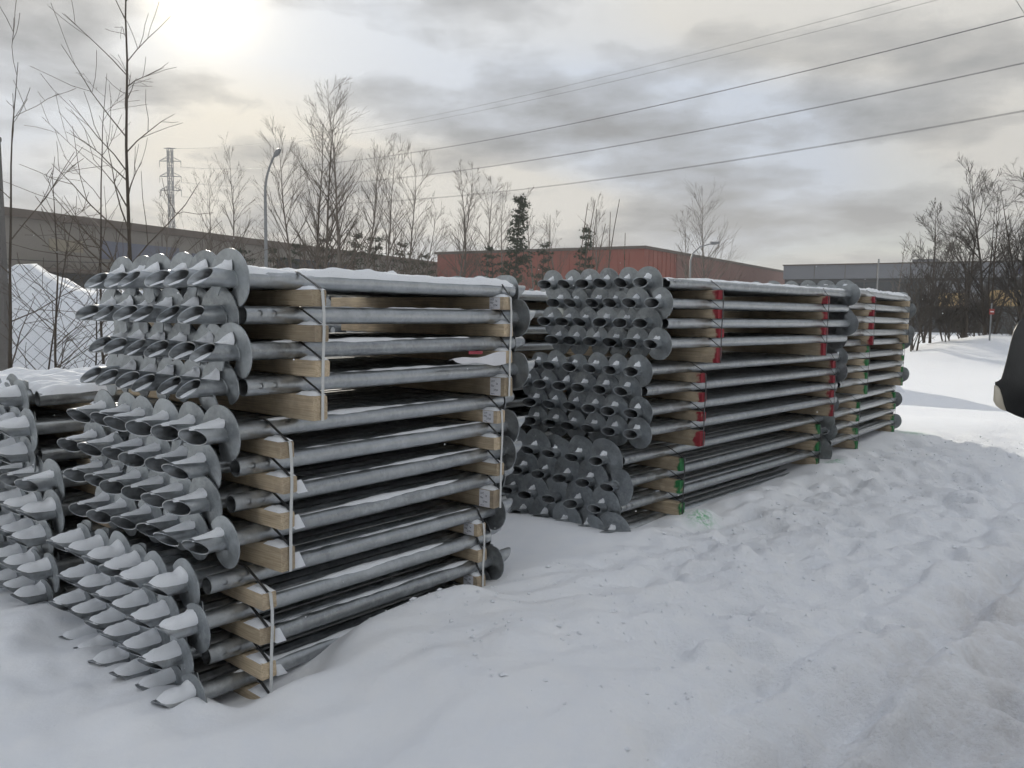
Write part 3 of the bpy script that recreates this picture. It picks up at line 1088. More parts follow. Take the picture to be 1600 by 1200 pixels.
# a crumpled document pouch caught between two rows of the nearest stack
m = MB()
P = []
for i in range(9):
    row = []
    for j in range(6):
        t_, s_ = i / 8, j / 5
        row.append(FT.p(1.20 + .40 * t_, -.06 - .05 * t_ - .05 * s_ * (1 - t_), -2.5 * .149 + .036 - .005 - .068 * s_ * t_ ** .7 - .035 * (1 - t_) + .008 * sin(t_ * 9 + s_ * 4)))
    P.append(row)
m.grid(P); m.grid([[q + FT.n * .002 for q in r_] for r_ in P], flip=True)
root = link('document_pouch', m.mesh('document_pouch', M_PAPER, True, 80))
tag(root, 'crumpled white plastic pouch caught under the third row of the nearest stack', 'document pouch')
m = MB()
m.ribbon([FT.p(1.33, -.078, -2.5 * .149 + .034), FT.p(1.43, -.088, -2.5 * .149 + .032)], Vector((0, 0, .017)), .004)
link('red_strip', m.mesh('red_strip', M_REDP, False), root)

# ------------------------------------------------------------------ buildings
def wall_frame(p0, p1):
    d = Vector((p1[0] - p0[0], p1[1] - p0[1], 0))
    L = d.length
    d.normalize()
    nrm_ = Vector((d.y, -d.x, 0))          # towards the viewer when p0 is left of p1
    return Vector((p0[0], p0[1], 0)), d, nrm_, L

def wall_box(m, fr, a, b_, z0, z1, depth0, depth1, mat=0):
    o_, d, n_, L = fr
    vs = []
    for z in (z0, z1):
        for (s_, q) in ((a, depth0), (b_, depth0), (b_, depth1), (a, depth1)):
            vs.append(o_ + d * s_ + n_ * q + Vector((0, 0, z)))
    m.add(vs, [(3, 2, 1, 0), (4, 5, 6, 7), (0, 1, 5, 4), (1, 2, 6, 5), (2, 3, 7, 6), (3, 0, 4, 7)], mat)

def part(name, mat, parent, build, smooth=False):
    m = MB()
    build(m)
    return link(name, m.mesh(name, mat, smooth), parent)

M_BEIGE = simple('beige_cladding', (.215, .198, .175), .8, 0, .14, .6)
M_ROOFT = simple('brown_trim', (.11, .09, .075), .7, 0, .1, 1)
M_BLUEB = simple('blue_band', (.13, .14, .18), .6, 0, .15, 1)
M_DARKO = simple('dark_opening', (.05, .05, .05), .7, 0, .3, 1)
M_GLASS = simple('dark_glass', (.04, .05, .06), .15, 0, .2, 1)
M_RED = simple('red_cladding', (.27, .075, .05), .7, 0, .12, .8)
M_RED2 = simple('faded_red_cladding', (.21, .105, .088), .75, 0, .1, .8)
M_PLINTH = simple('dark_plinth', (.05, .048, .047), .85, 0, .3, 1)
M_GREYB = simple('grey_cladding', (.19, .20, .22), .6, 0, .07, .7)
M_DARKB = simple('dark_cladding', (.045, .050, .055), .55, 0, .2, .7)
M_OCHRE = simple('ochre_panel', (.42, .28, .11), .7, 0, .2, 2)
M_BLUEL = simple('blue_lettering', (.03, .05, .22), .5, 0, .1, 2)
M_ROOFS = simple('snowy_roof', (.80, .82, .85), .8, 0, .05, 1)

# long beige warehouse on the left
fr = wall_frame((-32.6, 52.5), (-9.0, 106.0))
bld = link('warehouse', None); bld.location = fr[0]
tag(bld, 'long low beige warehouse with brown roof edge and blue band', 'warehouse')
off_fr = (Vector((0, 0, 0)), fr[1], fr[2], fr[3])
L_ = fr[3]
part('wall', M_BEIGE, bld, lambda m: wall_box(m, off_fr, -1.5, L_, -1, 7.55, -24, 0))
part('roof', M_ROOFS, bld, lambda m: wall_box(m, off_fr, -1.4, L_ - .1, 7.56, 7.75, -23.9, -.3))
part('roof_edge', M_ROOFT, bld, lambda m: wall_box(m, off_fr, -1.8, L_ + .3, 7.45, 8.0, -.25, .35))
part('sign_band', M_BLUEB, bld, lambda m: wall_box(m, off_fr, 7.0, 14.2, 5.2, 6.5, -.1, .12))
part('sign_band', M_BLUEB, bld, lambda m: wall_box(m, off_fr, 15.6, 17.6, 5.1, 6.2, -.1, .12))
part('sign_band', M_GLASS, bld, lambda m: wall_box(m, off_fr, 26.0, 37.0, 5.0, 6.6, -.1, .1))
part('sign_band', simple('ochre_band', (.25, .22, .165), .7), bld, lambda m: wall_box(m, off_fr, 3.0, 5.6, 5.5, 6.3, -.1, .05))
for (a, b_) in ((1.2, 7.6), (8.6, 15.8), (17.2, 22.5), (24.5, 31), (33, 41)):
    d_ = part('loading_bay', M_DARKO, bld, lambda m: wall_box(m, off_fr, a, b_, 1.0, 4.0, -.2, .06))
    part('canopy', M_ROOFT, d_, lambda m: wall_box(m, off_fr, a - .2, b_ + .2, 4.02, 4.3, -.1, 1.1))
for s_ in range(1, 14):
    part('panel_joint', M_ROOFT, bld, lambda m: wall_box(m, off_fr, s_ * 4.2 - .03, s_ * 4.2 + .03, 4.4, 7.4, -.1, .03))

# red industrial hall in the middle
C_ = (14.2, 89.0)
frl = wall_frame((-9.5, 102.0), C_)
frr = wall_frame(C_, (47.0, 138.0))
hall = link('industrial_hall', None); hall.location = (C_[0], C_[1], 0)
tag(hall, 'red-brown industrial hall with sloping roofline in the distance', 'industrial hall')
offl = (Vector((-9.5 - C_[0], 102.0 - C_[1], 0)), frl[1], frl[2], frl[3])
offr = (Vector((0, 0, 0)), frr[1], frr[2], frr[3])
HR = 8.95
def hall_body(m):
    a = Vector((-9.5 - C_[0], 102.0 - C_[1], 0)); b_ = Vector((0, 0, 0)); c_ = Vector((47.0 - C_[0], 138.0 - C_[1], 0))
    d_ = a + c_
    vs = [p_ + Vector((0, 0, z)) for z in (-1, HR) for p_ in (a, b_, c_, d_)]
    m.add(vs, [(0, 1, 5, 4), (1, 2, 6, 5), (2, 3, 7, 6), (3, 0, 4, 7), (4, 5, 6, 7)])
part('wall', M_RED, hall, hall_body)
part('faded_wall', M_RED2, hall, lambda m: wall_box(m, offr, 9.0, frr[3] + .1, 2.2, HR - .05, -.2, .08))
part('plinth', M_PLINTH, hall, lambda m: wall_box(m, offl, -.2, frl[3] + .15, -1, 4.0, -.2, .15))
part('plinth', M_PLINTH, hall, lambda m: wall_box(m, offr, -.15, frr[3] + .2, -1, 2.2, -.2, .15))
part('roof_edge', M_ROOFT, hall, lambda m: wall_box(m, offl, -.3, frl[3] + .3, HR - .12, HR + .18, -.3, .25))
part('roof_edge', M_ROOFT, hall, lambda m: wall_box(m, offr, .05, frr[3] + .3, HR - .12, HR + .18, -.3, .25))
for s_ in range(1, 22):
    part('cladding_rib', M_RED, hall, lambda m: wall_box(m, offl, s_ * 1.2, s_ * 1.2 + .12, 4.05, HR - .15, -.1, .07))
for s_ in range(1, 8):
    part('cladding_rib', M_RED, hall, lambda m: wall_box(m, offr, s_ * 1.2, s_ * 1.2 + .12, 2.25, HR - .15, -.1, .07))
part('doorway', M_DARKO, hall, lambda m: wall_box(m, offl, 20, 23.0, 0, 5.4, -.1, .2))

# grey supermarket-like block on the right
frg = wall_frame((34.6, 104.0), (82.0, 76.0))
blk = link('commercial_building', None); blk.location = frg[0]
tag(blk, 'grey flat-roofed commercial building with dark lower storey on the right', 'building')
offg = (Vector((0, 0, 0)), frg[1], frg[2], frg[3])
part('wall', M_DARKB, blk, lambda m: wall_box(m, offg, 0, frg[3], -1, 6.35, -30, 0))
part('fascia', M_GREYB, blk, lambda m: wall_box(m, offg, -.15, frg[3] + .1, 6.36, 8.05, -30, .25))
part('roof_edge', M_ROOFT, blk, lambda m: wall_box(m, offg, -.25, frg[3] + .2, 8.05, 8.2, -30.1, .35))
part('roof_hatch', M_GREYB, blk, lambda m: wall_box(m, offg, 14.5, 17.2, 8.2, 8.6, -2.5, -.5))
for s_ in range(9):
    w_ = part('window', M_GLASS, blk, lambda m: wall_box(m, offg, 1.5 + s_ * 1.6, 2.9 + s_ * 1.6, 3.2, 5.9, -.1, .04))
part('grey_panel', M_GREYB, blk, lambda m: wall_box(m, offg, 16.0, 22.0, 3.0, 6.0, -.1, .05))
part('ochre_panel', M_OCHRE, blk, lambda m: wall_box(m, offg, 17.5, 20.2, 2.9, 4.6, -.1, .1))
for s_ in range(7):
    part('ochre_panel', M_OCHRE, blk, lambda m: wall_box(m, offg, 22.6 + s_ * 2.2, 24.7 + s_ * 2.2, 3.1, 4.9, -.1, .1))
for s_ in range(1, 15):
    part('panel_joint', M_ROOFT, blk, lambda m: wall_box(m, offg, s_ * 3.6 - .03, s_ * 3.6 + .03, 6.4, 8.0, -.1, .29))
lt = link('lettering', text_mesh('PO', 1.15, M_BLUEL), blk)
X_ = frg[1]; Z_ = Vector((0, 0, 1)); N_ = frg[2]
mm4 = Matrix((X_, Z_, N_)).transposed().to_4x4()
mm4.translation = offg[1] * 25.2 + offg[2] * .32 + Vector((0, 0, 6.72))
lt.matrix_local = mm4

# ------------------------------------------------------------------ fence with saplings on the left
ff = Frame(-6.4, 4.3, 0, 42.0)
fence = link('chain_link_fence', None); fence.location = ff.p(0, 0, 0)
tag(fence, 'rusty grey chain-link fence behind the leftmost stack', 'fence')
offv = -fence.location
FL, FH, CELL = 7.2, 1.95, .062
m = MB()
gz = .1
nst = int(FL / CELL)
for i in range(nst):
    pts = []
    nk = int(FH / CELL)
    for k in range(nk + 1):
        side = (k + i) % 2
        p_ = ff.p(i * CELL + (CELL if side else 0), .004 * (1 if side else -1) + .03 * noise.noise(Vector((i * .07, k * .08, 3))), gz + k * CELL + .012 * noise.noise(Vector((i * .21, k * .3, 1))))
        pts.append(p_ + offv)
    m.tube(pts, .0028, 3, cap=False)
link('wire_mesh', m.mesh('wire_mesh', M_FENCE, True, 180), fence)
for z in (gz + .01, gz + FH):
    m = MB(); m.tube([ff.p(u_ * FL / 12, 0, z + .01 * sin(u_ * 2)) + offv for u_ in range(13)], .003, 4)
    link('tension_wire', m.mesh('tension_wire', M_FENCE), fence)
for u_ in (0.2, 2.7, 5.2):
    m = MB(); m.tube([ff.p(u_, .05, -.1) + offv, ff.p(u_, .05, FH + .25) + offv], .024, 8)
    link('fence_post', m.mesh('fence_post', M_STEEL), fence)

q = at(-4, 500, 6.0)
m = MB()
m.box((-.085, -.07, -.2), (.085, .07, 2.86)); m.box((-.09, -.075, 2.86), (.09, .075, 2.89))
o = link('concrete_post', m.mesh('concrete_post', M_POST, False), loc=(q.x, q.y, 0), rot=(0, radians(-.6), .3))
tag(o, 'tall weathered grey post at the left edge of the picture', 'post')

# ------------------------------------------------------------------ trees
def branch(mb, p, d, length, r0, r1, nseg, r_, wob=.12, lift=.0, sides=4):
    pts, rad = [p], [r0]
    cur, dd = p.copy(), d.normalized()
    for i in range(nseg):
        dd = (dd + Vector((r_.gauss(0, wob), r_.gauss(0, wob), r_.gauss(0, wob) + lift))).normalized()
        cur = cur + dd * length / nseg
        pts.append(cur.copy())
        rad.append(r0 + (r1 - r0) * (i + 1) / nseg)
    mb.tube(pts, rad, sides, cap=False)
    return pts, rad, dd

def grow(mb, p, d, length, r0, depth, r_, spec):
    nseg = 5 if depth > 1 else (4 if depth == 1 else 3)
    pts, rad, _ = branch(mb, p, d, length, r0, max(spec['rmin'], r0 * .3), nseg, r_, spec['wob'], spec['lift'], 4 if depth > 1 else 3)
    if depth <= 0:
        return
    nchild = spec['kids'][min(depth, len(spec['kids']) - 1)]
    for c in range(nchild):
        t_ = r_.uniform(.25, 1.0)
        i = min(len(pts) - 2, int(t_ * (len(pts) - 1)))
        f = t_ * (len(pts) - 1) - i
        q = pts[i].lerp(pts[i + 1], f)
        ax = (pts[i + 1] - pts[i]).normalized()
        perp = ax.cross(Vector((r_.gauss(0, 1), r_.gauss(0, 1), r_.gauss(0, 1)))).normalized()
        ang = radians(r_.uniform(*spec['ang']))
        nd = ax * cos(ang) + perp * sin(ang)
        nd.z += spec['up']
        grow(mb, q, nd, length * r_.uniform(.42, .80) * (1.1 - .4 * t_), max(spec['rmin'], rad[i] * .6), depth - 1, r_, spec)

def bare_tree(name, label, x, y, height, seed, r0=None, nb=26, spread=.34, depth=2, start=.18, lean=(0, 0), group=None, bark=None, kids=(0, 4, 5), ang=(25, 50), up=.10, rmin=.004, twigm=None, zbase=None, stems=1, wob=.09, updir=.75):
    r_ = random.Random(seed)
    z = ground_h(x, y) - .05 if zbase is None else zbase
    root = link(name, None, loc=(x, y, z))
    tag(root, label, 'tree' if 'bush' not in name else 'bush', group)
    r0 = r0 or height * .011
    spec = dict(rmin=rmin, wob=wob, lift=.02, kids=kids, ang=ang, up=up)
    crown = MB(); trunk = MB()
    for s_ in range(stems):
        hh = height * (1 if s_ == 0 else r_.uniform(.62, .95))
        ln = Vector((lean[0], lean[1], 1)) if stems == 1 else Vector((lean[0] + r_.gauss(0, .17), lean[1] + r_.gauss(0, .17), 1))
        st = Vector((r_.gauss(0, .12) * (stems > 1), r_.gauss(0, .12) * (stems > 1), 0))
        pts, rad, _ = branch(trunk, st, ln, hh, r0 * (1 if s_ == 0 else .75), rmin, 14, r_, .035, .03, 6)
        for k in range(nb if s_ == 0 else max(5, nb // 2)):
            t_ = start + (1 - start) * (k + r_.random()) / nb if s_ == 0 else r_.uniform(start, 1)
            t_ = min(.985, t_)
            i = min(len(pts) - 2, int(t_ * (len(pts) - 1)))
            q = pts[i].lerp(pts[i + 1], t_ * (len(pts) - 1) - i)
            a = r_.uniform(0, 2 * pi)
            nd = Vector((cos(a), sin(a), updir + r_.uniform(-.2, .5)))
            blen = hh * spread * (1.05 - .72 * t_) * r_.uniform(.6, 1.15)
            grow(crown, q, nd, blen, max(rmin, rad[i] * .5), depth, r_, spec)
    link('trunk', trunk.mesh('trunk', bark or M_BIRCH, True, 180), root)
    link('crown', crown.mesh('crown', twigm or M_TWIG, True, 180), root)
    return root

# saplings along the fence
q = at(200, 500, 7.6)
bare_tree('sapling', 'tall bare sapling rising left of the sun behind the fence', q.x, q.y, 5.3, 11, .028, 30, .25, 1, .20, (.015, 0), kids=(0, 3, 4), wob=.10, ang=(25, 55), rmin=.0022, updir=.8, bark=M_BARK)
q = at(172, 500, 7.9)
bare_tree('sapling', 'slim bare sapling just left of the tall one', q.x, q.y, 3.9, 12, .018, 12, .32, 1, .25, (-.04, 0), kids=(0, 3, 4), rmin=.002, bark=M_BARK)
q = at(2, 600, 5.6)
bare_tree('sapling', 'leaning bare sapling in front of the grey post', q.x, q.y, 3.2, 13, .020, 9, .42, 1, .25, (.10, 0), kids=(0, 3, 4), rmin=.002, bark=M_BARK)
q = at(92, 600, 5.7)
bare_tree('sapling', 'thin upright sapling growing through the wire fence', q.x, q.y, 2.5, 14, .016, 18, .30, 1, .1, (-.01, 0), kids=(0, 3, 4), rmin=.002, bark=M_BARK)
q = at(132, 600, 6.0)
bare_tree('sapling', 'small twiggy sapling at the right of the visible fence', q.x, q.y, 2.1, 15, .012, 16, .35, 1, .1, (.03, 0), kids=(0, 3, 4), rmin=.002, bark=M_BARK)
q = at(52, 600, 6.1)
bare_tree('sapling', 'short bare sapling between post and upright sapling', q.x, q.y, 2.3, 16, .012, 14, .33, 1, .1, (.05, 0), kids=(0, 3, 4), rmin=.002, bark=M_BARK)

BT = 'bare birches in the background'
birches = [  # px, top py, distance, base radius, branches, label
    (262, 300, 46, 30, .26, 'faint bare birch beside the pylon foot'),
    (330, 285, 44, 30, .34, 'broad faint bare birch left of the street lamp'),
    (372, 245, 44, 34, .26, 'narrow bare birch just left of the street lamp'),
    (455, 225, 36, 34, .34, 'bare birch just right of the street lamp'),
    (492, 195, 36, 36, .30, 'bare birch second right of the street lamp'),
    (528, 148, 35, 38, .28, 'tallest bare birch in the background row'),
    (512, 165, 37, 30, .26, 'slender birch close behind the tallest birch'),
    (566, 240, 36, 34, .34, 'dense bare birch right of the tallest birch'),
    (598, 250, 37, 36, .34, 'bare birch in the middle of the thicket'),
    (632, 262, 38, 34, .34, 'rightmost bare birch of the left thicket'),
    (660, 330, 38, 22, .36, 'low bare birch at the thicket edge'),
    (706, 272, 52, 34, .26, 'first bare birch over the red hall, paired stems'),
    (722, 268, 53, 32, .22, 'second bare birch over the red hall, slim'),
    (758, 292, 52, 36, .30, 'bushy bare birch left of the dark pine'),
    (792, 298, 56, 26, .22, 'thin bare birch behind the dark pine'),
    (834, 312, 54, 30, .26, 'bare birch right of the dark pine'),
    (878, 350, 56, 24, .34, 'small bare birch left of the small spruce'),
    (926, 322, 58, 32, .28, 'pale bare birch behind the small spruce'),
    (1068, 340, 66, 26, .26, 'slim bare tree beside the bent street lamp'),
    (1100, 316, 66, 44, .40, 'round-crowned bare tree over the end of the red hall'),
    (1398, 370, 60, 16, .22, 'slight bare tree before the grey building'),
]
for k, (px, py, D, nb, sprd, lab) in enumerate(birches):
    q = at(px, py, D)
    hgt = q.z - ground_h(q.x, q.y)
    bare_tree('birch', lab, q.x, q.y, hgt, 40 + k, hgt * .009, nb, sprd, 2, .16, (rng.uniform(-.03, .03), 0), BT, kids=(0, 3, 4), rmin=.0042 if D < 50 else .0055, ang=(14, 36), up=.14, updir=1.25, wob=.05)

# thicket on the right
TB = 'bare bushes on the right'
for k, (px, py, D, stems, lab) in enumerate(((1452, 330, 31, 4, 'bare multi-stemmed bush beside the third stack'), (1500, 300, 32, 4, 'bare multi-stemmed bush in the middle of the right thicket'), (1545, 270, 32, 4, 'tall bare multi-stemmed bush right of the middle'),
                                             (1585, 235, 31, 5, 'tallest bare bush at the right edge above the car mirror'), (1640, 240, 33, 4, 'bare bush cut by the right edge'), (1425, 430, 30, 5, 'low dark bush just right of the third stack'), (1475, 440, 30.5, 6, 'low tangled bush at the foot of the snow mound'), (1530, 450, 33, 5, 'low tangled bush behind the snow mound'), (1502, 452, 32, 6, 'low dense bush left behind the snow mound top'), (1600, 450, 33, 6, 'low dense bush cut by the car mirror'))):
    q = at(px, py, D)
    hgt = q.z - ground_h(q.x, q.y)
    low = py > 400
    bare_tree('bush', lab, q.x, q.y, hgt, 90 + k, hgt * (.012 if not low else .014), 26 if not low else 20, .36 if not low else .50, 2, .08, (0, 0), TB, M_BARK, (0, 4, 5), (16, 42), .12, .0050, M_DTWIG, None, stems, updir=1.0)

# tall dry shoots behind the second stack
for k, (px, py, D, ln) in enumerate(((948, 336, 14, .0), (962, 322, 14, .08), (958, 330, 14, .05), (985, 316, 13.5, .10), (1022, 316, 13.5, .10), (1018, 352, 14, .12), (862, 338, 15, .01), (972, 368, 14.5, .0))):
    q = at(px - ln * 900, py, D)
    r_ = random.Random(k)
    m = MB()
    hh = q.z
    pts = [(0, 0, -.05)] + [(ln * hh * .9 * (t_ / 8) ** 1.8, .02 * r_.gauss(0, 1), hh * t_ / 8) for t_ in range(1, 9)]
    m.tube(pts, [.014 * (1 - .8 * i / 8) + .003 for i in range(9)], 5)
    root = link('willow_shoot', None, loc=(q.x, q.y, ground_h(q.x, q.y)))
    tag(root, f"tall thin dry shoot above the second stack, {ORD[k]} of the group", 'shoot', 'dry shoots behind the second stack')
    root['label'] = ['straight thin shoot left among those above the second stack', 'thin shoot leaning right, above the fourth pile of the second stack', 'thin shoot close to its leaning twin above the second stack', 'curved tall shoot near the middle of the red hall', 'rightmost tall shoot, bent right over the red hall corner', 'short bent shoot beside the rightmost tall one', 'lone thin shoot left of the small spruce', 'shortest straight shoot above the second stack'][k]
    link('stem', m.mesh('stem', M_TWIG), root)
    m = MB()
    for j in range(7):
        i = r_.randrange(4, 8)
        a = Vector(pts[i])
        m.tube([a, a + Vector((r_.uniform(-.06, .06), r_.uniform(-.05, .05), r_.uniform(.05, .14)))], [.004, .002], 3)
    link('twigs', m.mesh('twigs', M_TWIG), root)

# pines and spruces: whorls of limbs carrying needle tufts
def conifer(label, x, y, height, seed, spread=.26, start=.25, dens=1.0, base=None):
    r_ = random.Random(seed)
    root = link('pine_tree', None, loc=(x, y, ground_h(x, y) - .1))
    tag(root, label, 'pine', 'dark pines in the background')
    trunk, cr = MB(), MB()
    pts, rad, _ = branch(trunk, Vector((0, 0, 0)), Vector((r_.gauss(0, .02), 0, 1)), height, height * .014, .01, 10, r_, .02, .02, 6)
    nw = int(13 * dens)
    for w_ in range(nw):
        t_ = start + (1 - start) * w_ / nw
        for k in range(4):
            a = r_.uniform(0, 2 * pi)
            i = min(9, int(t_ * 10)); q = pts[i].lerp(pts[i + 1], t_ * 10 - i)
            ln = height * spread * (1.08 - t_) * r_.uniform(.55, 1.15) + .12
            d = Vector((cos(a), sin(a), r_.uniform(-.05, .35)))
            bp, br, _ = branch(trunk, q, d, ln, max(.006, .02 * (1 - t_)), .004, 4, r_, .1, .05, 3)
            for b2 in range(1, 5):
                for c in range(3):
                    cc = bp[b2] + Vector((r_.gauss(0, .11), r_.gauss(0, .11), r_.gauss(.03, .07))) * (height / 8)
                    for n_ in range(7):
                        v = Vector((r_.gauss(0, 1), r_.gauss(0, 1), r_.gauss(.35, .8))).normalized() * r_.uniform(.10, .22) * (height / 8)
                        s_ = v.cross(Vector((r_.gauss(0, 1), r_.gauss(0, 1), r_.gauss(0, 1)))).normalized() * .028 * (height / 8)
                        cr.add([cc - s_, cc + s_, cc + v], [(0, 1, 2)])
    link('trunk', trunk.mesh('trunk', M_BARK, True, 180), root)
    link('crown', cr.mesh('crown', M_NEEDLE, False), root)

pines = [(800, 306, 48, .19, .42, 1.2, 'dark pine standing clear above the red hall'), (908, 352, 46, .20, .15, 1.2, 'small dark spruce in front of the red hall'),
         (772, 378, 49, .30, .2, .8, 'low dark pine left of the tall pine'), (842, 372, 50, .26, .25, .8, 'low dark pine right of the tall pine'),
         (470, 372, 42, .34, .15, .9, 'low dark pine under the birches, leftmost'), (505, 362, 43, .32, .15, .9, 'low dark pine under the tallest birch'),
         (545, 356, 44, .32, .15, .9, 'low dark pine in the thicket centre'), (582, 360, 44, .32, .15, .9, 'low dark pine right of the thicket centre'), (626, 372, 45, .32, .15, .9, 'low dark pine at the right of the thicket'),
         (668, 388, 46, .32, .15, .8, 'low dark pine at the left end of the red hall'), (430, 380, 43, .34, .15, .8, 'low dark pine at the street lamp foot'), (392, 378, 44, .3, .2, .7, 'low dark pine left of the street lamp foot')]
for k, (px, py, D, sp_, st_, dn, lab) in enumerate(pines):
    q = at(px, py, D)
    conifer(lab, q.x, q.y, q.z - ground_h(q.x, q.y), 200 + k, sp_, st_, dn)

# ------------------------------------------------------------------ lamps, pylon, lines, sign
q = at(417, 260, 33)
hz_ = at(417, 246, 33).z
root = link('street_lamp', None, loc=(q.x, q.y, 0))
tag(root, 'tall grey street lamp with curved arm below the sun', 'street lamp')
m = MB(); pts = [(0, 0, -.1), (0, 0, hz_ * .5), (0, 0, hz_ * .80)] + [(.42 * (t_ / 6) ** 2.0, 0, hz_ * (.80 + .20 * t_ / 6)) for t_ in range(1, 7)]
m.tube(pts, [.085, .07, .058, .052, .05, .047, .044, .042, .04], 8)
link('pole', m.mesh('pole', M_STEEL), root)
m = MB()
prof = [(0, .05), (.08, .15), (.22, .19), (.38, .16), (.46, .06), (.48, .01)]
for i, (a, r_) in enumerate(prof):
    for k in range(10):
        m.v.append((.36 + a * .62 + .0, r_ * cos(2 * pi * k / 10), hz_ - .06 + a * .45 + r_ * .72 * sin(2 * pi * k / 10)))
for i in range(len(prof) - 1):
    for k in range(10):
        m.f.append((i * 10 + k, i * 10 + (k + 1) % 10, (i + 1) * 10 + (k + 1) % 10, (i + 1) * 10 + k)); m.m.append(0)
link('lamp_head', m.mesh('lamp_head', M_STEEL, True, 60), root)

q = at(1074, 440, 62)
zt = at(1074, 396, 62).z
root = link('street_lamp', None, loc=(q.x, q.y, 0))
tag(root, 'street lamp with a slanting arm before the red hall end', 'street lamp')
m = MB(); m.tube([(0, 0, -.1), (0, 0, zt - .6), (.15, 0, zt - .05), (.7, 0, zt + .45), (1.75, 0, zt + .75)], [.09, .07, .06, .05, .045], 7)
link('pole', m.mesh('pole', M_STEEL), root)
m = MB(); m.box((1.45, -.14, zt + .66), (2.1, .14, zt + .84)); m.box((1.5, -.11, zt + .60), (1.9, .11, zt + .66))
link('lamp_head', m.mesh('lamp_head', M_STEEL, False), root)
q = at(1365, 410, 70); zt = q.z
m = MB(); m.tube([(0, 0, -.1), (0, 0, zt)], [.07, .05], 7); m.tube([(0, 0, zt - .08), (0, 0, zt + .25)], [.09, .07], 7)
o = link('mast', m.mesh('mast', M_STEEL), loc=(q.x, q.y, 0)); tag(o, 'thin dark mast in front of the grey building', 'mast')

def pylon(label, base, H, arms, wtop, wbot, halfarm, tops, rb=.09, yaw=0.0):
    root = link('lattice_pylon', None, loc=base, rot=(0, 0, yaw))
    tag(root, label, 'pylon')
    leg_lv = [0, .14, .28, .40, .50, .58, .66, .74, .82, .90, 1.0]
    wd = lambda t_: (wbot + (wtop - wbot) * min(1, t_ / .55)) / 2
    for sx in (-1, 1):
        for sy in (-1, 1):
            m = MB(); m.tube([(sx * wd(t_), sy * wd(t_), H * t_) for t_ in leg_lv], rb * 1.3, 4)
            link('leg', m.mesh('leg', M_PYLON), root)
    m = MB()
    for i in range(len(leg_lv) - 1):
        a, b_ = leg_lv[i], leg_lv[i + 1]
        for (s0, s1) in (((-1, -1), (1, -1)), ((1, -1), (1, 1)), ((1, 1), (-1, 1)), ((-1, 1), (-1, -1))):
            A0 = (s0[0] * wd(a), s0[1] * wd(a), H * a); A1 = (s1[0] * wd(a), s1[1] * wd(a), H * a)
            B0 = (s0[0] * wd(b_), s0[1] * wd(b_), H * b_); B1 = (s1[0] * wd(b_), s1[1] * wd(b_), H * b_)
            m.tube([A0, B1], rb, 3); m.tube([A1, B0], rb, 3); m.tube([B0, B1], rb, 3)
    link('bracing', m.mesh('bracing', M_PYLON), root)
    for z in arms:
        m = MB()
        for s_ in (-1, 1):
            for y_ in (-wtop / 2, wtop / 2):
                m.tube([(s_ * wtop / 2, y_, z), (s_ * halfarm, 0, z - .1)], rb, 3)
                m.tube([(s_ * wtop / 2, y_, z + 1.1), (s_ * halfarm, 0, z)], rb, 3)
        link('cross_arm', m.mesh('cross_arm', M_PYLON), root)
        for s_ in (-1, 1):
            m = MB(); m.tube([(s_ * halfarm, 0, z), (s_ * halfarm, 0, z - 1.6)], .07, 5)
            link('insulator', m.mesh('insulator', M_WIRE), root)
    m = MB(); m.tube([(-1.6, 0, H), (1.6, 0, H)], rb * 1.4, 4)
    link('top_bar', m.mesh('top_bar', M_PYLON), root)
    return root

D1 = 224
zA = [at(272, y_, D1).z for y_ in (257, 280, 301)]
zT = at(272, 238, D1).z
pb_ = at(272, 500, D1)
pylon('lattice power pylon standing behind the warehouse roof', (pb_.x, pb_.y, 0), zT, zA, 1.15, 4.6, 2.9, None, .085)

D2 = 70
nearz = [at(1604, y_, D2).z for y_ in (26, 97, 170)]
nx = at(1604, 100, D2).x
# the neighbouring pylon stands just outside the picture
pylon('lattice power pylon just beyond the right edge holding the lines', (nx + 3.1, D2 + 1.0, 0), nearz[0] + 6, nearz, 1.3, 4.8, 3.0, None, .06, 0.0)

def wire(label, a, b_, sag, r, gap, group):
    """one span; gap > 0 builds the twin conductors of a phase as two objects"""
    for s_ in ((-.5, .5) if gap else (0,)):
        m = MB()
        pts = []
        A = Vector(a); B = Vector(b_)
        dirn = (B - A); dirn.z = 0; dirn.normalize()
        lat = Vector((dirn.y, -dirn.x, 0))
        n_ = 40
        for i in range(n_ + 1):
            t_ = i / n_
            p_ = A.lerp(B, t_) + lat * gap * s_ + Vector((0, 0, -4 * sag * t_ * (1 - t_) + (gap * .45 * s_)))
            pts.append(p_ - A)
        m.tube(pts, r, 4)
        o = link('power_line', m.mesh('power_line', M_WIRE, True, 180), loc=A)
        tag(o, label[0 if s_ <= 0 else 1] if gap else label, 'power line', group)

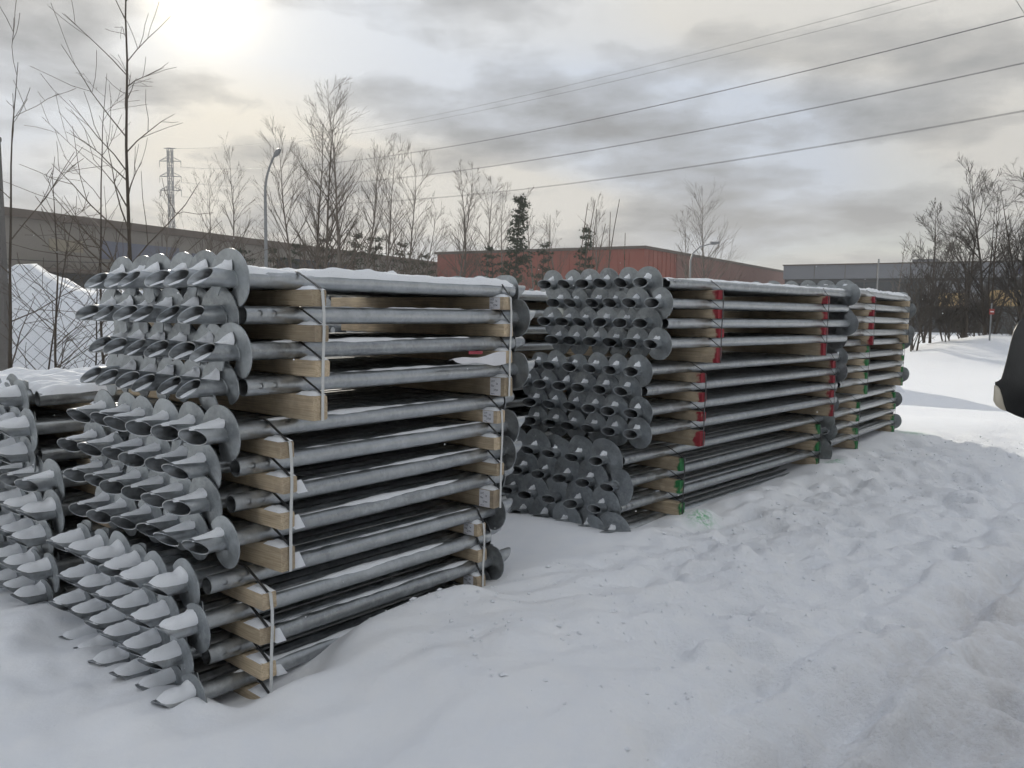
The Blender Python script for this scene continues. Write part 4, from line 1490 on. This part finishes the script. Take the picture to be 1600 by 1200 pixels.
PL = 'overhead power lines'
armx = pb_.x + 2.9
for k, (z0, z1, nm) in enumerate(zip(nearz, zA, ('highest', 'middle', 'lowest'))):
    wire((f'lower wire of the {nm} twin line crossing the sky', f'upper wire of the {nm} twin line crossing the sky'), (nx, D2, z0 - .4), (armx, D1, z1 - 1.6), (4.6, 4.6, 4.6)[k], .022, .42, PL)
a0 = at(1700, -62, D2); a1 = at(272, 240, D1)
for k in range(2):
    a0 = at(1700 + 20 * k, (-68, -56)[k], 60); 
    wire(('upper', 'lower')[k] + ' of the two thin earth wires above the twin lines', a0, (pb_.x + (1.6 if k else -1.6), D1, zT), 4.0, .016, 0, PL)
for k in range(2):
    A_ = at(1530 + 14 * k, -10, 66); B_ = at(1610 + 14 * k, 100 - 12 * k, 78)
    far_ = A_ + (B_ - A_) * 1.0
    wire(('left', 'right')[k] + ' of the two steep wires in the top right corner', A_ + (A_ - B_) * 1.2, far_, .05, .022, 0, PL)
for k, z in enumerate(nearz[1:]):
    root = link('jumper_loop', None, loc=(nx, D2, z))
    tag(root, ('upper', 'lower')[k] + ' dark insulator with hanging jumper loops at the right edge', 'insulator', 'insulators at the right edge')
    m = MB()
    m.tube([(-.9, 0, -.42), (.6, 0, -.32)], .09, 6); m.tube([(-.95, 0, -.25), (-.95, 0, -.6)], .06, 5)
    link('clamp', m.mesh('clamp', M_WIRE), root)
    m = MB()
    for s_ in (0, .28):
        m.tube([(-.9 + s_, 0, -.45), (-.92 + s_, 0, -1.1), (-.75 + s_, 0, -1.75), (-.3 + s_, 0, -2.05), (.3 + s_, 0, -2.1)], .028, 4)
    link('loop', m.mesh('loop', M_WIRE), root)

q = at(1544, 487, 29)
root = link('road_sign', None, loc=(q.x, q.y, ground_h(q.x, q.y)))
tag(root, 'small red sign with white bar among the right-hand bushes', 'sign')
zs_ = q.z - ground_h(q.x, q.y)
m = MB(); m.tube([(0, 0, -.1), (0, 0, zs_ + .3)], .03, 6); link('post', m.mesh('post', M_STEEL), root)
m = MB(); m.box((-.09, -.04, zs_ - .10), (.09, -.032, zs_ + .10)); link('sign_plate', m.mesh('sign_plate', simple('sign_red', (.30, .05, .04), .5), False), root)
m = MB(); m.box((-.06, -.047, zs_ - .018), (.06, -.041, zs_ + .018)); link('white_bar', m.mesh('white_bar', M_PAPER, False), root)

# ------------------------------------------------------------------ the car whose door mirror enters on the right
M_CARK = simple('black_plastic', (.030, .031, .033), .5, 0, .3, 60, .06, 300)
M_CARP = simple('dark_car_paint', (.03, .034, .04), .25, 0, .05, 3)
M_LENS = simple('lamp_lens', (.78, .72, .60), .18, 0, .06, 20)
M_MGLASS, t, b = material('mirror_glass')
b.inputs['Base Color'].default_value = (.55, .58, .62, 1); b.inputs['Metallic'].default_value = 1; b.inputs['Roughness'].default_value = .03
M_TYRE = simple('tyre_rubber', (.02, .02, .02), .85, 0, .2, 20)
MY = 1.25
cd = Vector((sin(radians(41)), cos(radians(41)), 0)); cn = Vector((cd.y, -cd.x, 0))
car = link('car', None, loc=(1.25, 1.35, 0))
tag(car, 'parked dark car whose door mirror shows at the right edge', 'car')
co = -car.location
def outline(pxs, Y, tilt=0.0):
    return [at(px, py, Y + tilt * (px - 1560)) for px, py in pxs]
body_px = [(1640, 489), (1612, 490), (1596, 494), (1586, 503), (1580, 516), (1576, 535), (1572, 560), (1568, 580), (1565, 592), (1560, 596), (1556, 597), (1556, 601), (1560, 603), (1564, 607), (1568, 618), (1572, 632), (1577, 643), (1592, 650), (1606, 655), (1640, 660), (1700, 652), (1712, 600), (1712, 540), (1700, 496)]
def shell(name, px, y0, y1, inset, mat, tilt=.0006, bulge=0.0):
    """closed housing from an outline: front rim, body, rounded back"""
    m = MB()
    cx_ = sum(p[0] for p in px) / len(px); cy_ = sum(p[1] for p in px) / len(px)
    rings = []
    for (yy, k) in ((y0, 1 - inset * .35), (y0 + .004, 1.0), (y0 + (y1 - y0) * .45, 1.0), (y0 + (y1 - y0) * .8, 1 - inset * .6), (y1, 1 - inset * 1.6)):
        base_ = outline([(cx_ + (p[0] - cx_) * k, cy_ + (p[1] - cy_) * k) for p in px], y0, tilt)
        rings.append([p + cd * (yy - y0) + co for p in base_])
    n_ = len(px)
    for r_ in rings:
        m.v.extend([tuple(p) for p in r_])
    for i in range(len(rings) - 1):
        for k in range(n_):
            k2 = (k + 1) % n_
            m.f.append((i * n_ + k, i * n_ + k2, (i + 1) * n_ + k2, (i + 1) * n_ + k)); m.m.append(0)
    m.f.append(tuple(range(n_))[::-1]); m.m.append(0)
    m.f.append(tuple((len(rings) - 1) * n_ + k for k in range(n_))); m.m.append(0)
    return link(name, m.mesh(name, mat, True, 40), car)
hous = shell('mirror_housing', body_px, MY, MY + .12, .12, M_CARK)
gl = outline([(1612, 506), (1598, 516), (1594, 540), (1590, 575), (1596, 620), (1612, 636), (1690, 634), (1700, 520), (1680, 506)], MY - .003, .0006)
m = MB(); m.add([p + co for p in gl] + [p + co + Vector((0, .002, 0)) for p in gl], [tuple(range(len(gl)))[::-1], tuple(range(len(gl), 2 * len(gl)))])
lens_px = [(1555.5, 602), (1560, 604), (1564, 609), (1568, 620), (1572, 633), (1576, 643), (1568, 640), (1560, 634), (1555.5, 626)]
sh2 = shell('indicator_lens', lens_px, MY - .004, MY + .05, .10, M_LENS)
m = MB(); p0 = at(1690, 640, MY + .03) + co
m.tube([p0, p0 + Vector((.06, .0, -.03)), p0 + Vector((.16, -.03, -.06))], [.035, .03, .04], 8)
link('mirror_arm', m.mesh('mirror_arm', M_CARK), car)
# the car's flank, parallel to the stacks
base_p = at(1790, 640, MY); base_p.z = 0
def flank(name, mat, prof, depth, w0=0.0):
    m = MB()
    vs = []
    for dd in (w0, w0 + depth):
        for (s_, z) in prof:
            vs.append(base_p + cd * s_ + cn * dd + Vector((0, 0, z)) + co)
    n_ = len(prof)
    fs = [(k, (k + 1) % n_, n_ + (k + 1) % n_, n_ + k) for k in range(n_)] + [tuple(range(n_))[::-1], tuple(range(n_, 2 * n_))]
    m.add(vs, fs)
    return link(name, m.mesh(name, mat, True, 30), car)
flank('body', M_CARP, [(-1.1, .35), (1.6, .35), (1.75, .5), (1.75, .95), (1.5, 1.08), (.35, 1.15), (-1.1, 1.15)], 1.7)
flank('windscreen_pillar', M_CARP, [(.30, 1.15), (.42, 1.15), (-.25, 1.75), (-.36, 1.75)], .06, .04)
flank('roof', M_CARP, [(-1.1, 1.72), (-.28, 1.72), (-.4, 1.80), (-1.1, 1.82)], 1.6, .05)
for s_ in (1.15,):
    c_ = base_p + cd * s_ + cn * .02 + Vector((0, 0, .33)) + co
    m = MB(); m.tube([c_ - cn * .01, c_ + cn * .2], .33, 24); wl = link('wheel', m.mesh('wheel', M_TYRE, True, 40), car)
    m = MB(); m.tube([c_ - cn * .02, c_ + cn * .05], .2, 20); link('rim', m.mesh('rim', M_STEEL, True, 40), wl)

# ------------------------------------------------------------------ clods of broken crust in the trodden strip
m = MB()
cr_ = random.Random(5)
for k in range(1500):
    u_ = cr_.uniform(-2.6, 7.0); v_ = -.3 - abs(cr_.gauss(0, 1.3))
    p_ = FR.p(u_, v_, 0)
    if v_ < -3.4 or p_.y < 2.2: continue
    z_ = ground_h(p_.x, p_.y)
    r_ = min(.022, .005 + cr_.expovariate(1 / .004))
    vs = [(1, 0, 0), (-1, 0, 0), (0, 1, 0), (0, -1, 0), (0, 0, 1), (0, 0, -1)]
    a_ = cr_.uniform(0, 6.3)
    m.add([Vector((p_.x, p_.y, z_ + r_ * .25)) + Matrix.Rotation(a_, 3, 'Z') @ Vector((v[0] * r_ * cr_.uniform(.6, 1.3), v[1] * r_ * cr_.uniform(.6, 1.3), v[2] * r_ * cr_.uniform(.4, .8))) for v in vs],
          [(0, 2, 4), (2, 1, 4), (1, 3, 4), (3, 0, 4), (2, 0, 5), (1, 2, 5), (3, 1, 5), (0, 3, 5)])
o = link('snow_clods', m.mesh('snow_clods', M_BANK, False)); tag(o, 'small clods of broken snow crust on the trodden strip', 'snow clods', kind='stuff')

# ------------------------------------------------------------------ falling snow
m = MB()
for k in range(150):
    Y = rng.uniform(1.6, 9)
    p_ = at(rng.uniform(0, 1600), rng.uniform(300, 1150), Y)
    if p_.z < .3: continue
    r_ = rng.uniform(.0012, .0030) * (.6 + Y * .16)
    m.add([p_ + Vector(v) * r_ for v in ((1, 0, 0), (-1, 0, 0), (0, 1, 0), (0, -1, 0), (0, 0, 1), (0, 0, -1))],
          [(0, 2, 4), (2, 1, 4), (1, 3, 4), (3, 0, 4), (2, 0, 5), (1, 2, 5), (3, 1, 5), (0, 3, 5)])
o = link('snowflakes', m.mesh('snowflakes', M_SNOWCAP, True, 180)); tag(o, 'sparse snowflakes drifting through the air', 'snowflakes', kind='stuff')

# ------------------------------------------------------------------ winter air
M_HAZE = bpy.data.materials.new('winter_haze')
M_HAZE.use_nodes = True
ht = M_HAZE.node_tree
ht.nodes.clear()
pv = N(ht, 'ShaderNodeVolumePrincipled')
pv.inputs['Color'].default_value = (.93, .95, 1.0, 1)
pv.inputs['Density'].default_value = .0008
pv.inputs['Anisotropy'].default_value = .25
ho = N(ht, 'ShaderNodeOutputMaterial')
ht.links.new(pv.outputs[0], ho.inputs['Volume'])
m = MB()
m.box((-260, -40, -2.5), (260, 420, 66))
o = link('haze', m.mesh('haze', M_HAZE, False)); tag(o, kind='stuff')
